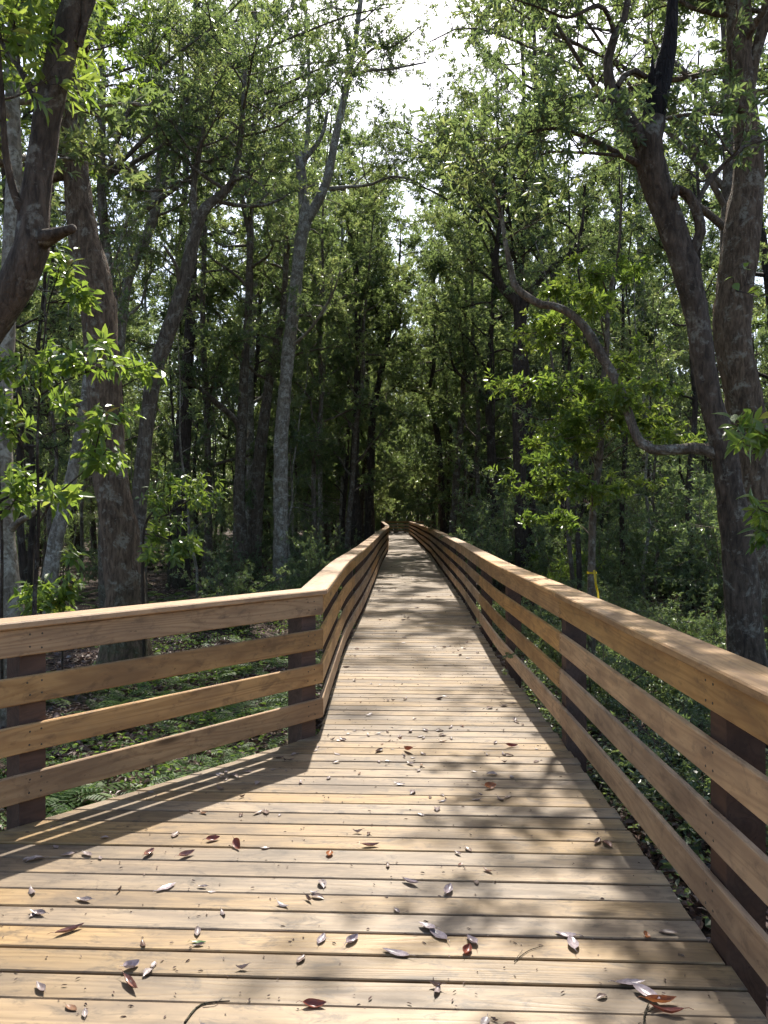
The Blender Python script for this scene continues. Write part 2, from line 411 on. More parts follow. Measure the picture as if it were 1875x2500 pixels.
def XLdeck(d): return XL(d) if d >= CORN[1] else max(-.474-(CORN[1]-d)*.828, -3.6)
END = 69.6

def board(name, path, off0, off1, z0, z1, mat, parent, end0=None, end1=None, ch=.005):
    """a bent board swept along a plan path; off = distance to the LEFT of travel; ends may be mitred with a shift along the path per offset"""
    P = np.asarray(path, float); T = unit(np.gradient(P, axis=0)); N = np.stack((-T[:, 1], T[:, 0]), -1)
    prof = [(off0+ch, z0), (off1-ch, z0), (off1, z0+ch), (off1, z1-ch), (off1-ch, z1), (off0+ch, z1), (off0, z1-ch), (off0, z0+ch)]
    org = np.array((P[0][0], P[0][1], 0.0)); dv = unit(P[-1]-P[0]); ang = math.atan2(dv[1], dv[0])
    V = []
    for i in range(len(P)):
        for o, z in prof:
            q = P[i]+N[i]*o
            if i == 0 and end0: q = q+T[i]*end0*o
            if i == len(P)-1 and end1: q = q+T[i]*end1*o
            V.append((q[0], q[1], z))
    V = np.array(V)-org; ca, sa = math.cos(-ang), math.sin(-ang)
    zc = (z0+z1)/2
    V = np.stack((V[:, 0]*ca-V[:, 1]*sa, V[:, 0]*sa+V[:, 1]*ca, V[:, 2]-zc), -1)
    f = []
    for i in range(len(P)-1):
        for k in range(8):
            a = i*8+k; b2 = i*8+(k+1) % 8
            f.append((a, b2, b2+8, a+8))
    n = (len(P)-1)*8
    caps = [[0, 7, 4, 3], [0, 3, 2, 1], [7, 6, 5, 4], [n+3, n+4, n+7, n], [n+1, n+2, n+3, n], [n+4, n+5, n+6, n+7]]
    me = mesh_np(name, V, [np.array(f+caps)], mat)
    return link(name, me, parent, (org[0], org[1], zc), (0, 0, ang))
def boxmesh(name, lx, ly, lz, mat, ch=.004, skew=0.0):
    """box centred on x and y, top at z=0, chamfered top edges; skew cuts the left end at an angle"""
    hx, hy = lx/2, ly/2
    V = [(-hx, -hy, -lz), (hx, -hy, -lz), (hx, hy, -lz), (-hx, hy, -lz), (-hx, -hy, -ch), (hx, -hy, -ch), (hx, hy, -ch), (-hx, hy, -ch),
         (-hx+ch, -hy+ch, 0), (hx-ch, -hy+ch, 0), (hx-ch, hy-ch, 0), (-hx+ch, hy-ch, 0)]
    f = [(3, 2, 1, 0), (0, 1, 5, 4), (1, 2, 6, 5), (2, 3, 7, 6), (3, 0, 4, 7), (4, 5, 9, 8), (5, 6, 10, 9), (6, 7, 11, 10), (7, 4, 8, 11), (8, 9, 10, 11)]
    V = np.array(V); lft = V[:, 0] < 0; V[lft, 0] += skew*V[lft, 1]
    return mesh_np(name, V, [np.array(f)], mat)

deck = empty('boardwalk_deck', (0, 0, 0), kind='structure')
PITCH, PW = .1495, .1395
prng = random.Random(11)
std = [boxmesh('plank', 1.76, PW-.0015*k, .036, M['deck']) for k in range(3)]
SLOPE = -.045
far = MB(); count = 0
y = -1.0
while y < END:
    xr = float(XR(y)); 
    xl = float(XLdeck(y))
    if y < CORN[1]:   # sloping plank meets the angled edge a little farther along
        xl = float(XLdeck(y + .045*(xr-xl)*.9))
    jr, jl = prng.uniform(-.012, .012), prng.uniform(-.008, .008)
    x0, x1 = xl+jl, xr+jr+.004; L = x1-x0
    cxm = (x0+x1)/2; cym = y-SLOPE*(xr-cxm); slope = SLOPE
    if y > 20: cym = y+.02*(xr-cxm); slope = -.02
    z = prng.uniform(-.002, .002)
    rz = math.atan(slope)+prng.gauss(0, .0012)
    if count < 298:
        if y < CORN[1]+.3: me = boxmesh('plank', L, PW-.002*prng.random(), .036, M['deck'], .004, .828 if y < CORN[1]-.05 else 0); sx = 1
        else: me = std[prng.randrange(3)]; sx = L/1.76
        o = link('plank', me, deck, (cxm, cym, z), (prng.gauss(0, .002), prng.gauss(0, .0006), rz)); o.scale = (sx, 1, 1)
        count += 1
    else:
        hx, hy = L/2, PW/2
        V = np.array([(-hx, -hy, -.036), (hx, -hy, -.036), (hx, hy, -.036), (-hx, hy, -.036), (-hx, -hy, 0), (hx, -hy, 0), (hx, hy, 0), (-hx, hy, 0)])
        V[:, 1] += slope*V[:, 0]; V += (cxm, cym, z)
        far.add(V, [np.array([(3, 2, 1, 0), (0, 1, 5, 4), (1, 2, 6, 5), (2, 3, 7, 6), (3, 0, 4, 7), (4, 5, 6, 7)])])
    y += PITCH+prng.gauss(0, .0012)
# the landing where the walk turns right at its far end
for k in range(14):
    x0 = 2.2+k*.15
    V = np.array([(x0, 67.2, -.036), (x0+PW, 67.2, -.036), (x0+PW, END, -.036), (x0, END, -.036), (x0, 67.2, 0), (x0+PW, 67.2, 0), (x0+PW, END, 0), (x0, END, 0)])
    far.add(V, [np.array([(3, 2, 1, 0), (0, 1, 5, 4), (1, 2, 6, 5), (2, 3, 7, 6), (3, 0, 4, 7), (4, 5, 6, 7)])])
tag(link('plank_field', far.mesh('plank_field', M['deck']), deck), kind='stuff')
def path_r(a, b, n): 
    d = np.linspace(a, b, n); return np.stack((XR(d), d), -1)
def path_l(a, b, n):
    d = np.linspace(a, b, n); return np.stack((XL(d), d), -1)
board('rim_joist', path_r(-1, END, 60), .06, .10, -.235, -.038, M['joist'], deck)
board('rim_joist', path_l(CORN[1], END, 60), -.10, -.06, -.235, -.038, M['joist'], deck)
lp = CORN+LDIR*np.linspace(0, 6.2, 3)[:, None]
board('rim_joist', lp, .06, .10, -.235, -.038, M['joist'], deck)
board('floor_joist', path_r(-1, END, 60), .85, .89, -.235, -.038, M['joist'], deck)

# ------------------------------------------------------------------ the railings
ROWS = [('top_rail', .880, 1.019), ('rail', .632, .771), ('rail', .382, .521), ('rail', .132, .271)]
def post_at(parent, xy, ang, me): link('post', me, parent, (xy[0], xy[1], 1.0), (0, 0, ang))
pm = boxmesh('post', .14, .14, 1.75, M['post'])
def railing(name, label, pathfn, stations, inside, group=None, bays=2, skip=0):
    """inside=+1: the deck lies to the left of travel"""
    p0 = pathfn(stations[0], stations[0]+.01, 2)[0]
    root = empty(name, (p0[0], p0[1], 0), label, 'railing', group)
    bpy.context.view_layer.update()
    def put(o): o.location = (o.location[0]-p0[0], o.location[1]-p0[1], o.location[2])
    s = stations
    for i in range(0, len(s)-1, bays):
        a, b = s[i], s[min(i+bays, len(s)-1)]
        n = max(3, int((b-a)/.65))
        for nm, z0, z1 in ROWS:
            ja = prng.gauss(0, .004); e = .0025
            pth = pathfn(a+e, b-e, n); 
            off = (.002, .03) if inside > 0 else (-.03, -.002)
            w = prng.gauss(0, .003)
            put(board(nm, pth, off[0]+0*w, off[1], z0+ja, z1+ja if nm == 'rail' else 1.018, M['rail'], root))
        off = (-.145, .06) if inside > 0 else (-.06, .145)
        put(board('cap_rail', pathfn(a+.001, b-.001, n), off[0], off[1], 1.021, 1.059, M['rail'], root, ch=.007))
    for k in s[skip:]:
        q = pathfn(k, k+.02, 2); t = unit(q[1]-q[0]); nrm = np.array((-t[1], t[0]))*(-1 if inside > 0 else 1)
        c = q[0]+nrm*(.072)
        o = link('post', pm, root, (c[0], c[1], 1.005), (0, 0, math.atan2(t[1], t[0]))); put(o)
    return root
stR = list(np.arange(.27, 68.0, 2.62))
railing('railing', 'long wooden four-rail railing running along the right side of the boardwalk', path_r, stR, +1)
stL = [CORN[1]]+list(np.arange(CORN[1]+2.3, 66.5, 2.62))
railing('railing', 'long wooden railing along the left side of the boardwalk past the corner', path_l, stL, -1, skip=1)
# angled railing of the widened deck at the left: travels from the corner towards the viewer
p0 = CORN.copy()
root = empty('railing', (p0[0], p0[1], 0), 'near angled wooden railing in the left foreground, ending at the corner post', 'railing')
pth = np.stack([CORN+LDIR*t for t in np.linspace(-.012, 6.2, 9)])
for nm, z0, z1 in ROWS:
    o = board(nm, pth, .002, .03, z0-.003, z1 if nm == 'rail' else 1.018, M['rail'], root, end0=.0); o.location = (o.location[0]-p0[0], o.location[1]-p0[1], o.location[2])
# cap mitred at the corner
half = math.tan((math.pi-math.acos(np.clip(np.dot(-LDIR, (0, 1)), -1, 1)))/2)
turn = math.acos(np.clip(np.dot(-LDIR, (0, 1)), -1, 1)); mit = math.tan(turn/2)
o = board('cap_rail', np.stack([CORN+LDIR*t for t in np.linspace(.002, 6.2, 5)]), -.145, .06, 1.0215, 1.0595, M['rail'], root, end0=-mit*1.0, ch=.007)
o.location = (o.location[0]-p0[0], o.location[1]-p0[1], o.location[2])
nrm = np.array((LDIR[1], -LDIR[0]))
for t in (.10, 2.12, 4.6):
    c = CORN+LDIR*t+nrm*.074
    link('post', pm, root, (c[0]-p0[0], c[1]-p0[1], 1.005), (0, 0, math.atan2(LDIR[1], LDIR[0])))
# screw heads where the near rails are fixed to their posts
m, nt, out = new_mat('dull_steel'); g = NT(nt); p = g.principled((.10, .085, .07), .55); p.inputs['Metallic'].default_value = .7; nt.links.new(p.outputs[0], out.inputs[0])
a8 = np.arange(8)*math.pi/4; sv = np.vstack([np.column_stack((.0055*np.cos(a8), np.zeros(8), .0055*np.sin(a8))), np.column_stack((.0045*np.cos(a8), np.full(8, .0016), .0045*np.sin(a8)))])
screw_me = mesh_np('screw_head', sv, [np.array([(k, (k+1) % 8, 8+(k+1) % 8, 8+k) for k in range(8)]), np.array([(8, 9, 10, 11), (8, 11, 12, 15), (12, 13, 14, 15)])], m)
def screws(root, q, t, nin):
    """q plan point on the deck edge line, t direction of travel, nin normal towards the deck"""
    ang = math.atan2(nin[1], nin[0])-math.pi/2
    for nm, z0, z1 in ROWS:
        for dz in (.035, .105):
            for dx in (-.03, .035):
                c = q+nin*.0303+t*(dx+prng.gauss(0, .004)); link('screw_head', screw_me, root, (c[0]-root.location[0], c[1]-root.location[1], z0+dz+prng.gauss(0, .004)), (0, 0, ang))
rails = [o for o in COL.objects if o.name.startswith('railing')]
for k in stR[1:6]:
    q = path_r(k, k+.02, 2); t = unit(q[1]-q[0]); screws(rails[0], q[0], t, np.array((-t[1], t[0])))
for k in stL[1:4]:
    q = path_l(k, k+.02, 2); t = unit(q[1]-q[0]); screws(rails[1], q[0], t, np.array((t[1], -t[0])))
for t_ in (.10, 2.12, 4.6): screws(root, CORN+LDIR*t_, LDIR, np.array((-LDIR[1], LDIR[0])))
# far cross railing
def path_x(a, b, n):
    x = np.linspace(a, b, n); return np.stack((x, np.full(n, END+.05)), -1)
railing('railing', 'far crosswise railing closing the end of the boardwalk where it turns right', path_x, [-.2, 1.9, 4.3], -1)

# ------------------------------------------------------------------ plants: growing helpers
def limb(rng, p, d, L, nseg=6, wobble=.18, lift=.05):
    pts = [np.array(p, float)]; d = unit(d)
    for _ in range(nseg):
        d = unit(d+rng.normal(0, wobble, 3)+np.array((0, 0, lift))); pts.append(pts[-1]+d*L/nseg)
    return np.array(pts)
def along(P, t):
    s = np.concatenate(([0], np.cumsum(np.linalg.norm(np.diff(P, axis=0), axis=1)))); s /= s[-1]
    return np.stack([np.interp(t, s, P[:, k]) for k in range(3)], -1)
def side_limbs(rng, wood, P, r, n, t0, t1, L0, L1, up=.4, wobble=.2, lift=.04, sides=4, nsec=4, seclen=.45):
    """grow n limbs off P; returns the thin segments leaves can sit on"""
    segs = []; az = rng.uniform(0, 6.28)
    for k in range(n):
        t = t0+(t1-t0)*(k+rng.random())/n; p = along(P, t); rr = np.interp(t, np.linspace(0, 1, len(r)), r)
        az += 2.4+rng.uniform(-.5, .5)
        d = np.array((math.cos(az), math.sin(az), up+rng.uniform(-.3, .4)))
        L = L0+(L1-L0)*t+rng.uniform(-.2, .2)*L0
        q = limb(rng, p, d, L, 6, wobble, lift); rb = min(rr*.55, .02+L*.014)
        tube(wood, q, np.linspace(rb, rb*.25, 7), sides, cap=False)
        segs.append(q[2:])
        for m in range(nsec):
            tt = .3+.7*(m+rng.random())/nsec; a = along(q, tt)
            dd_ = unit(q[-1]-q[0])+rng.normal(0, .7, 3); e = limb(rng, a, dd_, L*seclen*rng.uniform(.6, 1.2), 4, .25, .03)
            tube(wood, e, np.linspace(rb*.45, rb*.12, 5), 3, cap=False); segs.append(e)
    return segs
def foliage(rng, wood, leaf, segs, n, reach, m, L, Wd, kind='quad', droop=.3, updir=.25, keep=None, spread=(18, 75), curl=.15, tw=.004):
    A = np.concatenate([s[:-1] for s in segs]); B = np.concatenate([s[1:] for s in segs]); w = np.linalg.norm(B-A, axis=1)
    i = rng.choice(len(A), n, p=w/w.sum()); f = rng.random((n, 1)); p = A[i]*(1-f)+B[i]*f
    d = unit(unit(B[i]-A[i])*.6+rng.normal(0, .8, (n, 3))+np.array((0, 0, updir)))
    c = p+d*reach*rng.uniform(.25, 1, (n, 1))
    if keep is not None: k = keep(c); p, c, d = p[k], c[k], d[k]
    cones(wood, p, c, tw)
    # neighbouring clusters share their hue: slow noise through the crown
    bt = np.clip(.5+.28*np.sin(c[:, 0]*1.7+c[:, 2]*1.3)+.2*np.sin(c[:, 1]*2.1-c[:, 2]*1.9)+rng.normal(0, .15, len(c)), 0, 1)
    clusters(leaf, c, d, m, L, Wd, rng, kind, spread, droop, .4, curl, bt)

def proto_tree(seed, H, r0, cb, cr, ncl, bark, leafmat, L=.12, Wd=.05, m=8, nprim=18, lean=.5, name='forest_tree'):
    rng = np.random.default_rng(seed)
    n = 9; z = np.linspace(0, H, n)
    off = np.cumsum(rng.normal(0, lean/n*1.1, (n, 2)), axis=0); off -= off[0]
    P = np.column_stack((off[:, 0], off[:, 1], z)); r = r0*np.interp(z/H, [0, .03, .08, .6, 1], [1.7, 1.25, 1.05, .65, .12])
    P2, r2 = smooth_path(P, r, .45)
    wood = MB(); leaf = MB()
    P2[0][2] -= .3
    tube(wood, P2, r2, 9, .05, rng)
    segs = side_limbs(rng, wood, P2, r2, nprim, cb/H, .97, cr*1.15, cr*.5, .5, .2, .05)
    # a few dead stubs below the crown
    for k in range(4):
        p = along(P2, rng.uniform(.12, cb/H)); a = rng.uniform(0, 6.28)
        q = limb(rng, p, (math.cos(a), math.sin(a), .3), rng.uniform(.3, 1.3), 4, .25, 0); tube(wood, q, np.linspace(.025, .006, 5), 4, cap=False)
    foliage(rng, wood, leaf, segs, ncl, .5, m, L, Wd)
    return wood.mesh(name+'_trunk', bark, True), leaf.mesh(name+'_crown', leafmat)
def thing_from(name, wm, lm, loc, label=None, cat='tree', group=None, wood_name='trunk', leaf_name='crown'):
    root = empty(name, loc, label, cat, group)
    link(wood_name, wm, root); link(leaf_name, lm, root); return root

# ------------------------------------------------------------------ traced trees (photo px: x, y, width) at a chosen distance
def traced(pts, d, sides=14, step=.12, rough=.045, d2=None):
    """trunk or limb polyline from photo pixels; d (to d2) is its distance"""
    n = len(pts); ds = np.linspace(d, d if d2 is None else d2, n)
    P = np.array([W(x, y, k) for (x, y, w), k in zip(pts, ds)]); r = np.array([w/F*k*.5*.91 for (x, y, w), k in zip(pts, ds)])
    return smooth_path(P, r, step)
def hero(name, label, bark, leafmat, trunks, limbs=(), leafy=(), extra=None, seed=1, cat='tree', crown_name='crown', trunk_rough=.06, own=None):
    """trunks / limbs: (points, d[, d2]); leafy: dicts for foliage grown on the limbs"""
    rng = np.random.default_rng(seed); wood = MB(); leaf = MB(); sep = MB()
    paths = []
    for t in trunks:
        P, r = traced(*t[:2], d2=t[2] if len(t) > 2 else None)
        tube(wood, P, r, 16, trunk_rough, rng); paths.append((P, r))
    for q, t in enumerate(limbs):
        P, r = traced(*t[:2], step=.07, d2=t[2] if len(t) > 2 else None)
        r = r*(1+.10*np.sin(np.arange(len(r))*.35+seed)*np.sin(np.arange(len(r))*.13))
        tube(sep if own and q == own[0] else wood, P, r, 11, .075, rng); paths.append((P, r))
    for f in leafy:
        f = dict(f); P, r = paths[f.pop('on')]
        segs = side_limbs(rng, wood, P, r, f.pop('n'), f.pop('t0'), f.pop('t1'), f.pop('L0'), f.pop('L1'), f.pop('up', .4), nsec=f.pop('nsec', 4))
        foliage(rng, wood, leaf, segs, f.pop('ncl'), f.pop('reach', .35), f.pop('m', 8), f.pop('L', .12), f.pop('W', .04), **f)
    if extra: extra(rng, wood, leaf)
    base = paths[0][0][0].copy(); base[2] = GZ
    for mb in (wood, leaf, sep): mb.V = [v-base for v in mb.V]
    root = empty(name, base, label, cat)
    if own: tag(link('limb', sep.mesh('limb', own[1], True), root), own[2])
    link('trunk', wood.mesh('trunk', bark, True), root)
    if leaf.n: link(crown_name, leaf.mesh(crown_name, leafmat), root)
    return root

# left foreground: reddish leaning trunk with a broken stub
hero('broad_leaved_tree', 'near reddish-brown leaning tree with a broken stub at the top left edge', M['bark_red'], M['leaf_bright'],
     [([(-330, 2010, 170), (-300, 1800, 135), (-230, 1400, 120), (-150, 1050, 112), (-85, 880, 104), (-20, 770, 98), (42, 680, 96), (76, 600, 92), (86, 520, 76), (100, 380, 68), (120, 250, 70), (150, 120, 76), (186, 0, 78), (235, -140, 72), (300, -350, 60), (330, -700, 42)], 5.5)],
     [([(60, 600, 80), (110, 578, 46), (150, 565, 30), (178, 556, 24)], 5.5, 5.3), ([(78, 555, 26), (45, 500, 22), (20, 420, 19), (8, 330, 16), (2, 230, 14), (-10, 80, 11)], 5.5, 5.2),
      ([(86, 240, 20), (60, 190, 18), (30, 140, 15), (0, 100, 13), (-60, 40, 9)], 5.5, 5.9),
      ([(190, 110, 20), (205, 60, 18), (204, 10, 16), (215, -80, 12)], 5.5, 5.4)],
     [dict(on=0, n=9, t0=.80, t1=.99, L0=1.6, L1=1.3, ncl=420, L=.12, W=.038, kind='hex'), dict(on=3, n=5, t0=.3, t1=1, L0=.7, L1=.5, ncl=110, L=.12, W=.038, kind='hex'),
      dict(on=2, n=5, t0=.5, t1=1, L0=.6, L1=.5, ncl=60, L=.12, W=.038, kind='hex')], seed=3)
# big trunk behind it
hero('broad_leaved_tree', 'thick brown trunk leaning left behind the near angled railing', M['bark_big'], M['leaf_bright'],
     [([(316, 1690, 200), (312, 1640, 165), (309, 1560, 128), (308, 1452, 104), (292, 1330, 96), (276, 1197, 91), (264, 1090, 88), (255, 985, 87), (247, 880, 90), (241, 772, 95), (228, 680, 92), (206, 581, 75), (184, 450, 70), (166, 283, 71), (145, 113, 78), (132, 0, 67), (120, -200, 55), (150, -500, 45), (170, -900, 30)], 9.8)],
     [([(150, 420, 40), (110, 432, 34), (70, 440, 26), (10, 400, 20), (-40, 380, 16)], 9.8, 9.3), ([(202, 300, 16), (204, 200, 14), (208, 90, 12), (206, -50, 9)], 9.8, 9.5)],
     [dict(on=0, n=16, t0=.66, t1=.98, L0=2.6, L1=2.0, ncl=1300, L=.12, W=.038, kind='hex', reach=.5), dict(on=1, n=5, t0=.2, t1=1, L0=1.2, L1=1.0, ncl=160, L=.12, W=.038, kind='hex'),
      dict(on=2, n=8, t0=.1, t1=1, L0=.9, L1=.7, ncl=150, L=.12, W=.038, kind='hex')], seed=4)
# grey tree at the left frame edge
hero('broad_leaved_tree', 'grey trunk at the left frame edge with a low side branch', M['bark_grey'], M['leaf'],
     [([(30, 1800, 130), (22, 1650, 100), (20, 1530, 88), (12, 1400, 72), (4, 1250, 60), (2, 1050, 52), (8, 880, 48), (20, 720, 46), (34, 500, 42), (30, 200, 36), (40, -200, 28)], 7.4)],
     [([(22, 1298, 24), (45, 1275, 18), (75, 1258, 14), (95, 1235, 10), (100, 1200, 7)], 7.4, 7.1)],
     [dict(on=0, n=8, t0=.7, t1=.98, L0=1.5, L1=1.2, ncl=350, L=.12, W=.045)], seed=5)
hero('broad_leaved_tree', 'lichen-spotted trunk leaning right, just right of the thick brown trunk', M['bark_mid'], M['leaf'],
     [([(338, 1545, 70), (338, 1450, 50), (338, 1300, 42), (342, 1197, 40), (359, 1027, 40), (380, 900, 40), (424, 772, 40), (455, 666, 35), (477, 560, 34), (502, 505, 27), (545, 470, 22), (575, 420, 18), (590, 300, 14), (600, 120, 9)], 15.5)],
     [([(480, 545, 22), (470, 480, 18), (480, 400, 14), (500, 300, 10)], 15.5), ([(440, 715, 14), (430, 650, 10), (400, 600, 7)], 15.5, 15)],
     [dict(on=0, n=12, t0=.72, t1=1, L0=2.6, L1=2.0, ncl=700, reach=.5), dict(on=1, n=7, t0=.4, t1=1, L0=2.0, L1=1.6, ncl=420, reach=.5)], seed=6)
hero('pine_tree', 'straight dark rough-barked trunk between the pale leaning trunk and the mossy tree', M['bark_dark'], M['leaf'],
     [([(445, 1435, 52), (445, 1367, 38), (447, 1250, 33), (450, 1112, 30), (456, 980, 30), (460, 857, 30), (466, 751, 27), (471, 600, 24), (476, 400, 21), (480, 150, 17), (482, -150, 12)], 23)],
     [], [dict(on=0, n=16, t0=.6, t1=1, L0=2.8, L1=1.8, ncl=1200, L=.12, W=.045, reach=.6)], seed=7)
# forked pale tree left of the walk
hero('forked_tree', 'tall pale-barked tree forking high up, left of the boardwalk', M['bark_grey'], M['leaf'],
     [([(684, 1450, 46), (684, 1435, 42), (685, 1300, 39), (686, 1100, 37), (690, 1017, 35), (702, 880, 35), (714, 770, 34), (728, 640, 31), (735, 580, 32), (745, 535, 33), (741, 480, 28), (734, 410, 27), (730, 372, 21)], 22),
      ([(744, 545, 27), (776, 490, 26), (800, 430, 23), (820, 330, 20), (848, 200, 17), (868, 90, 15), (880, 0, 13), (892, -150, 10), (900, -350, 6)], 22)],
     [([(734, 400, 18), (744, 390, 14), (754, 250, 10), (752, 120, 9), (745, 0, 8), (748, -200, 5)], 22), ([(735, 395, 16), (758, 370, 14), (785, 330, 10), (800, 270, 6)], 22, 21.5),
      ([(805, 460, 12), (850, 455, 10), (900, 450, 8), (960, 430, 6), (1010, 440, 4)], 22, 21), ([(866, 180, 10), (900, 170, 8), (960, 165, 6), (1040, 150, 4)], 22, 21),
      ([(706, 850, 10), (760, 800, 8), (810, 720, 6), (830, 660, 4)], 22, 20.5), ([(850, 190, 9), (905, 120, 7), (960, 110, 5), (1030, 60, 3)], 22, 20.5)],
     [dict(on=1, n=12, t0=.35, t1=1, L0=1.8, L1=1.8, ncl=420, reach=.5), dict(on=2, n=8, t0=.3, t1=1, L0=1.2, L1=1.0, ncl=160, reach=.4), dict(on=4, n=7, t0=.2, t1=1, L0=1.2, L1=1.0, ncl=220), dict(on=5, n=8, t0=.2, t1=1, L0=1.3, L1=1.2, ncl=240),
      dict(on=6, n=8, t0=.2, t1=1, L0=1.1, L1=.9, ncl=170), dict(on=7, n=6, t0=.2, t1=1, L0=1.3, L1=1.2, ncl=220)], seed=8)
hero('broad_leaved_tree', 'mossy-footed tree with one dark branch reaching left over the forest floor', M['bark_mid'], M['leaf'],
     [([(590, 1430, 92), (590, 1405, 62), (588, 1360, 40), (586, 1300, 34), (584, 1196, 30), (588, 1090, 28), (592, 1010, 27), (596, 900, 24), (606, 760, 20), (610, 600, 18), (612, 400, 16), (640, 160, 12), (665, 90, 8)], 23.5)],
     [([(588, 1050, 20), (570, 1020, 17), (530, 985, 14), (490, 950, 12), (450, 930, 9), (425, 905, 7)], 23.5, 22.5), ([(606, 560, 14), (580, 450, 12), (530, 380, 9), (470, 360, 6)], 23.5, 22.5)],
     [dict(on=0, n=15, t0=.5, t1=1, L0=2.6, L1=2.0, ncl=1100, reach=.6), dict(on=1, n=6, t0=.3, t1=1, L0=1.0, L1=.9, ncl=160, reach=.4), dict(on=2, n=7, t0=.2, t1=1, L0=1.4, L1=1.2, ncl=300, reach=.5)], seed=9)
hero('broad_leaved_tree', 'brown trunk leaning right behind the mossy-footed tree', M['bark_mid'], M['leaf'],
     [([(614, 1425, 70), (616, 1390, 48), (622, 1300, 40), (628, 1200, 36), (637, 1090, 33), (648, 1000, 28), (662, 900, 22), (690, 760, 18), (700, 600, 13)], 24.5)],
     [], [dict(on=0, n=10, t0=.6, t1=1, L0=2.2, L1=1.6, ncl=600, reach=.5)], seed=10)
hero('broad_leaved_tree', 'pale trunk leaning right in the shade at the far left', M['bark_grey'], M['leaf'],
     [([(112, 1560, 60), (118, 1440, 44), (123, 1388, 42), (140, 1303, 38), (168, 1197, 32), (190, 1080, 28), (214, 930, 23), (235, 780, 18), (262, 620, 12)], 13.5)],
     [], [dict(on=0, n=8, t0=.6, t1=1, L0=1.6, L1=1.4, ncl=260, reach=.4)], seed=11)
hero('broad_leaved_tree', 'grey tree with spreading forked limbs behind the thick brown trunk', M['bark_grey'], M['leaf'],
     [([(270, 1470, 40), (272, 1300, 30), (280, 1050, 26), (292, 850, 24), (312, 690, 24), (350, 595, 25), (374, 527, 26), (380, 493, 25), (385, 430, 15), (391, 362, 12), (430, 289, 10), (510, 255, 8), (572, 244, 6)], 18)],
     [([(378, 490, 16), (355, 445, 13), (320, 415, 11), (266, 408, 8), (240, 380, 6)], 18, 17.5), ([(382, 495, 17), (408, 430, 14), (430, 380, 11), (450, 250, 8), (440, 100, 6)], 18, 18.5)],
     [dict(on=0, n=13, t0=.5, t1=1, L0=2.0, L1=1.6, ncl=900, reach=.5), dict(on=1, n=8, t0=.3, t1=1, L0=1.6, L1=1.2, ncl=380, reach=.5), dict(on=2, n=10, t0=.3, t1=1, L0=2.0, L1=1.8, ncl=800, reach=.6)], seed=12)
# middle trees either side of the far walk
hero('broad_leaved_tree', 'dark twisted trunk close to the left railing, first of the far middle pair', M['bark_dark'], M['leaf'],
     [([(866, 1390, 50), (867, 1310, 37), (865, 1200, 29), (866, 1100, 22), (871, 1000, 18), (873, 800, 16), (868, 650, 14), (850, 560, 11), (840, 450, 8)], 29)],
     [([(872, 800, 10), (900, 700, 8), (930, 620, 6)], 29)], [dict(on=0, n=14, t0=.5, t1=1, L0=2.4, L1=1.8, ncl=1200, reach=.5, L=.15, W=.055), dict(on=1, n=6, t0=.2, t1=1, L0=1.5, L1=1.2, ncl=300, L=.15, W=.055)], seed=13)
hero('broad_leaved_tree', 'dark trunk bending right near the left railing, second of the far middle pair', M['bark_dark'], M['leaf'],
     [([(900, 1375, 38), (901, 1282, 27), (903, 1180, 23), (906, 1080, 21), (916, 980, 18), (945, 840, 14), (962, 740, 10), (975, 640, 6), (978, 560, 3)], 31)],
     [], [dict(on=0, n=20, t0=.45, t1=1, L0=2.6, L1=1.6, ncl=1500, reach=.5, L=.15, W=.055)], seed=14)
hero('broad_leaved_tree', 'dark crooked tree right of the far walk with one limb arching left', M['bark_dark'], M['leaf'],
     [([(1086, 1370, 26), (1082, 1282, 18), (1078, 1180, 16), (1071, 1083, 15), (1056, 1000, 14), (1048, 950, 12), (1058, 900, 10), (1062, 800, 8), (1060, 650, 6)], 34)],
     [([(1050, 985, 10), (1030, 960, 9), (992, 947, 7), (946, 936, 5)], 34, 33), ([(1050, 950, 9), (1025, 900, 8), (1010, 850, 6)], 34)],
     [dict(on=0, n=12, t0=.5, t1=1, L0=2.2, L1=1.8, ncl=950, reach=.5, L=.15, W=.055), dict(on=1, n=5, t0=.3, t1=1, L0=1.2, L1=1, ncl=110), dict(on=2, n=5, t0=.3, t1=1, L0=1.5, L1=1.2, ncl=140)], seed=15)
hero('broad_leaved_tree', 'brown leaning tree beside the right railing far along the walk', M['bark_mid'], M['leaf'],
     [([(1102, 1395, 26), (1105, 1293, 19), (1116, 1140, 18), (1130, 970, 15), (1136, 820, 12), (1138, 640, 9), (1130, 480, 6)], 29)],
     [], [dict(on=0, n=14, t0=.42, t1=1, L0=2.4, L1=1.6, ncl=1050, reach=.5, L=.15, W=.055)], seed=16)
hero('broad_leaved_tree', 'dark trunk with one branch rising left, right of the far walk', M['bark_dark'], M['leaf'],
     [([(1204, 1410, 34), (1201, 1230, 24), (1198, 1083, 21), (1193, 987, 19), (1196, 860, 14), (1205, 700, 10), (1200, 560, 7)], 26)],
     [([(1194, 990, 14), (1172, 955, 12), (1150, 936, 10), (1110, 900, 7), (1095, 840, 5)], 26, 25.5)],
     [dict(on=0, n=13, t0=.5, t1=1, L0=2.2, L1=1.8, ncl=1000, reach=.5, L=.14, W=.05), dict(on=1, n=6, t0=.3, t1=1, L0=1.3, L1=1.0, ncl=170)], seed=17)
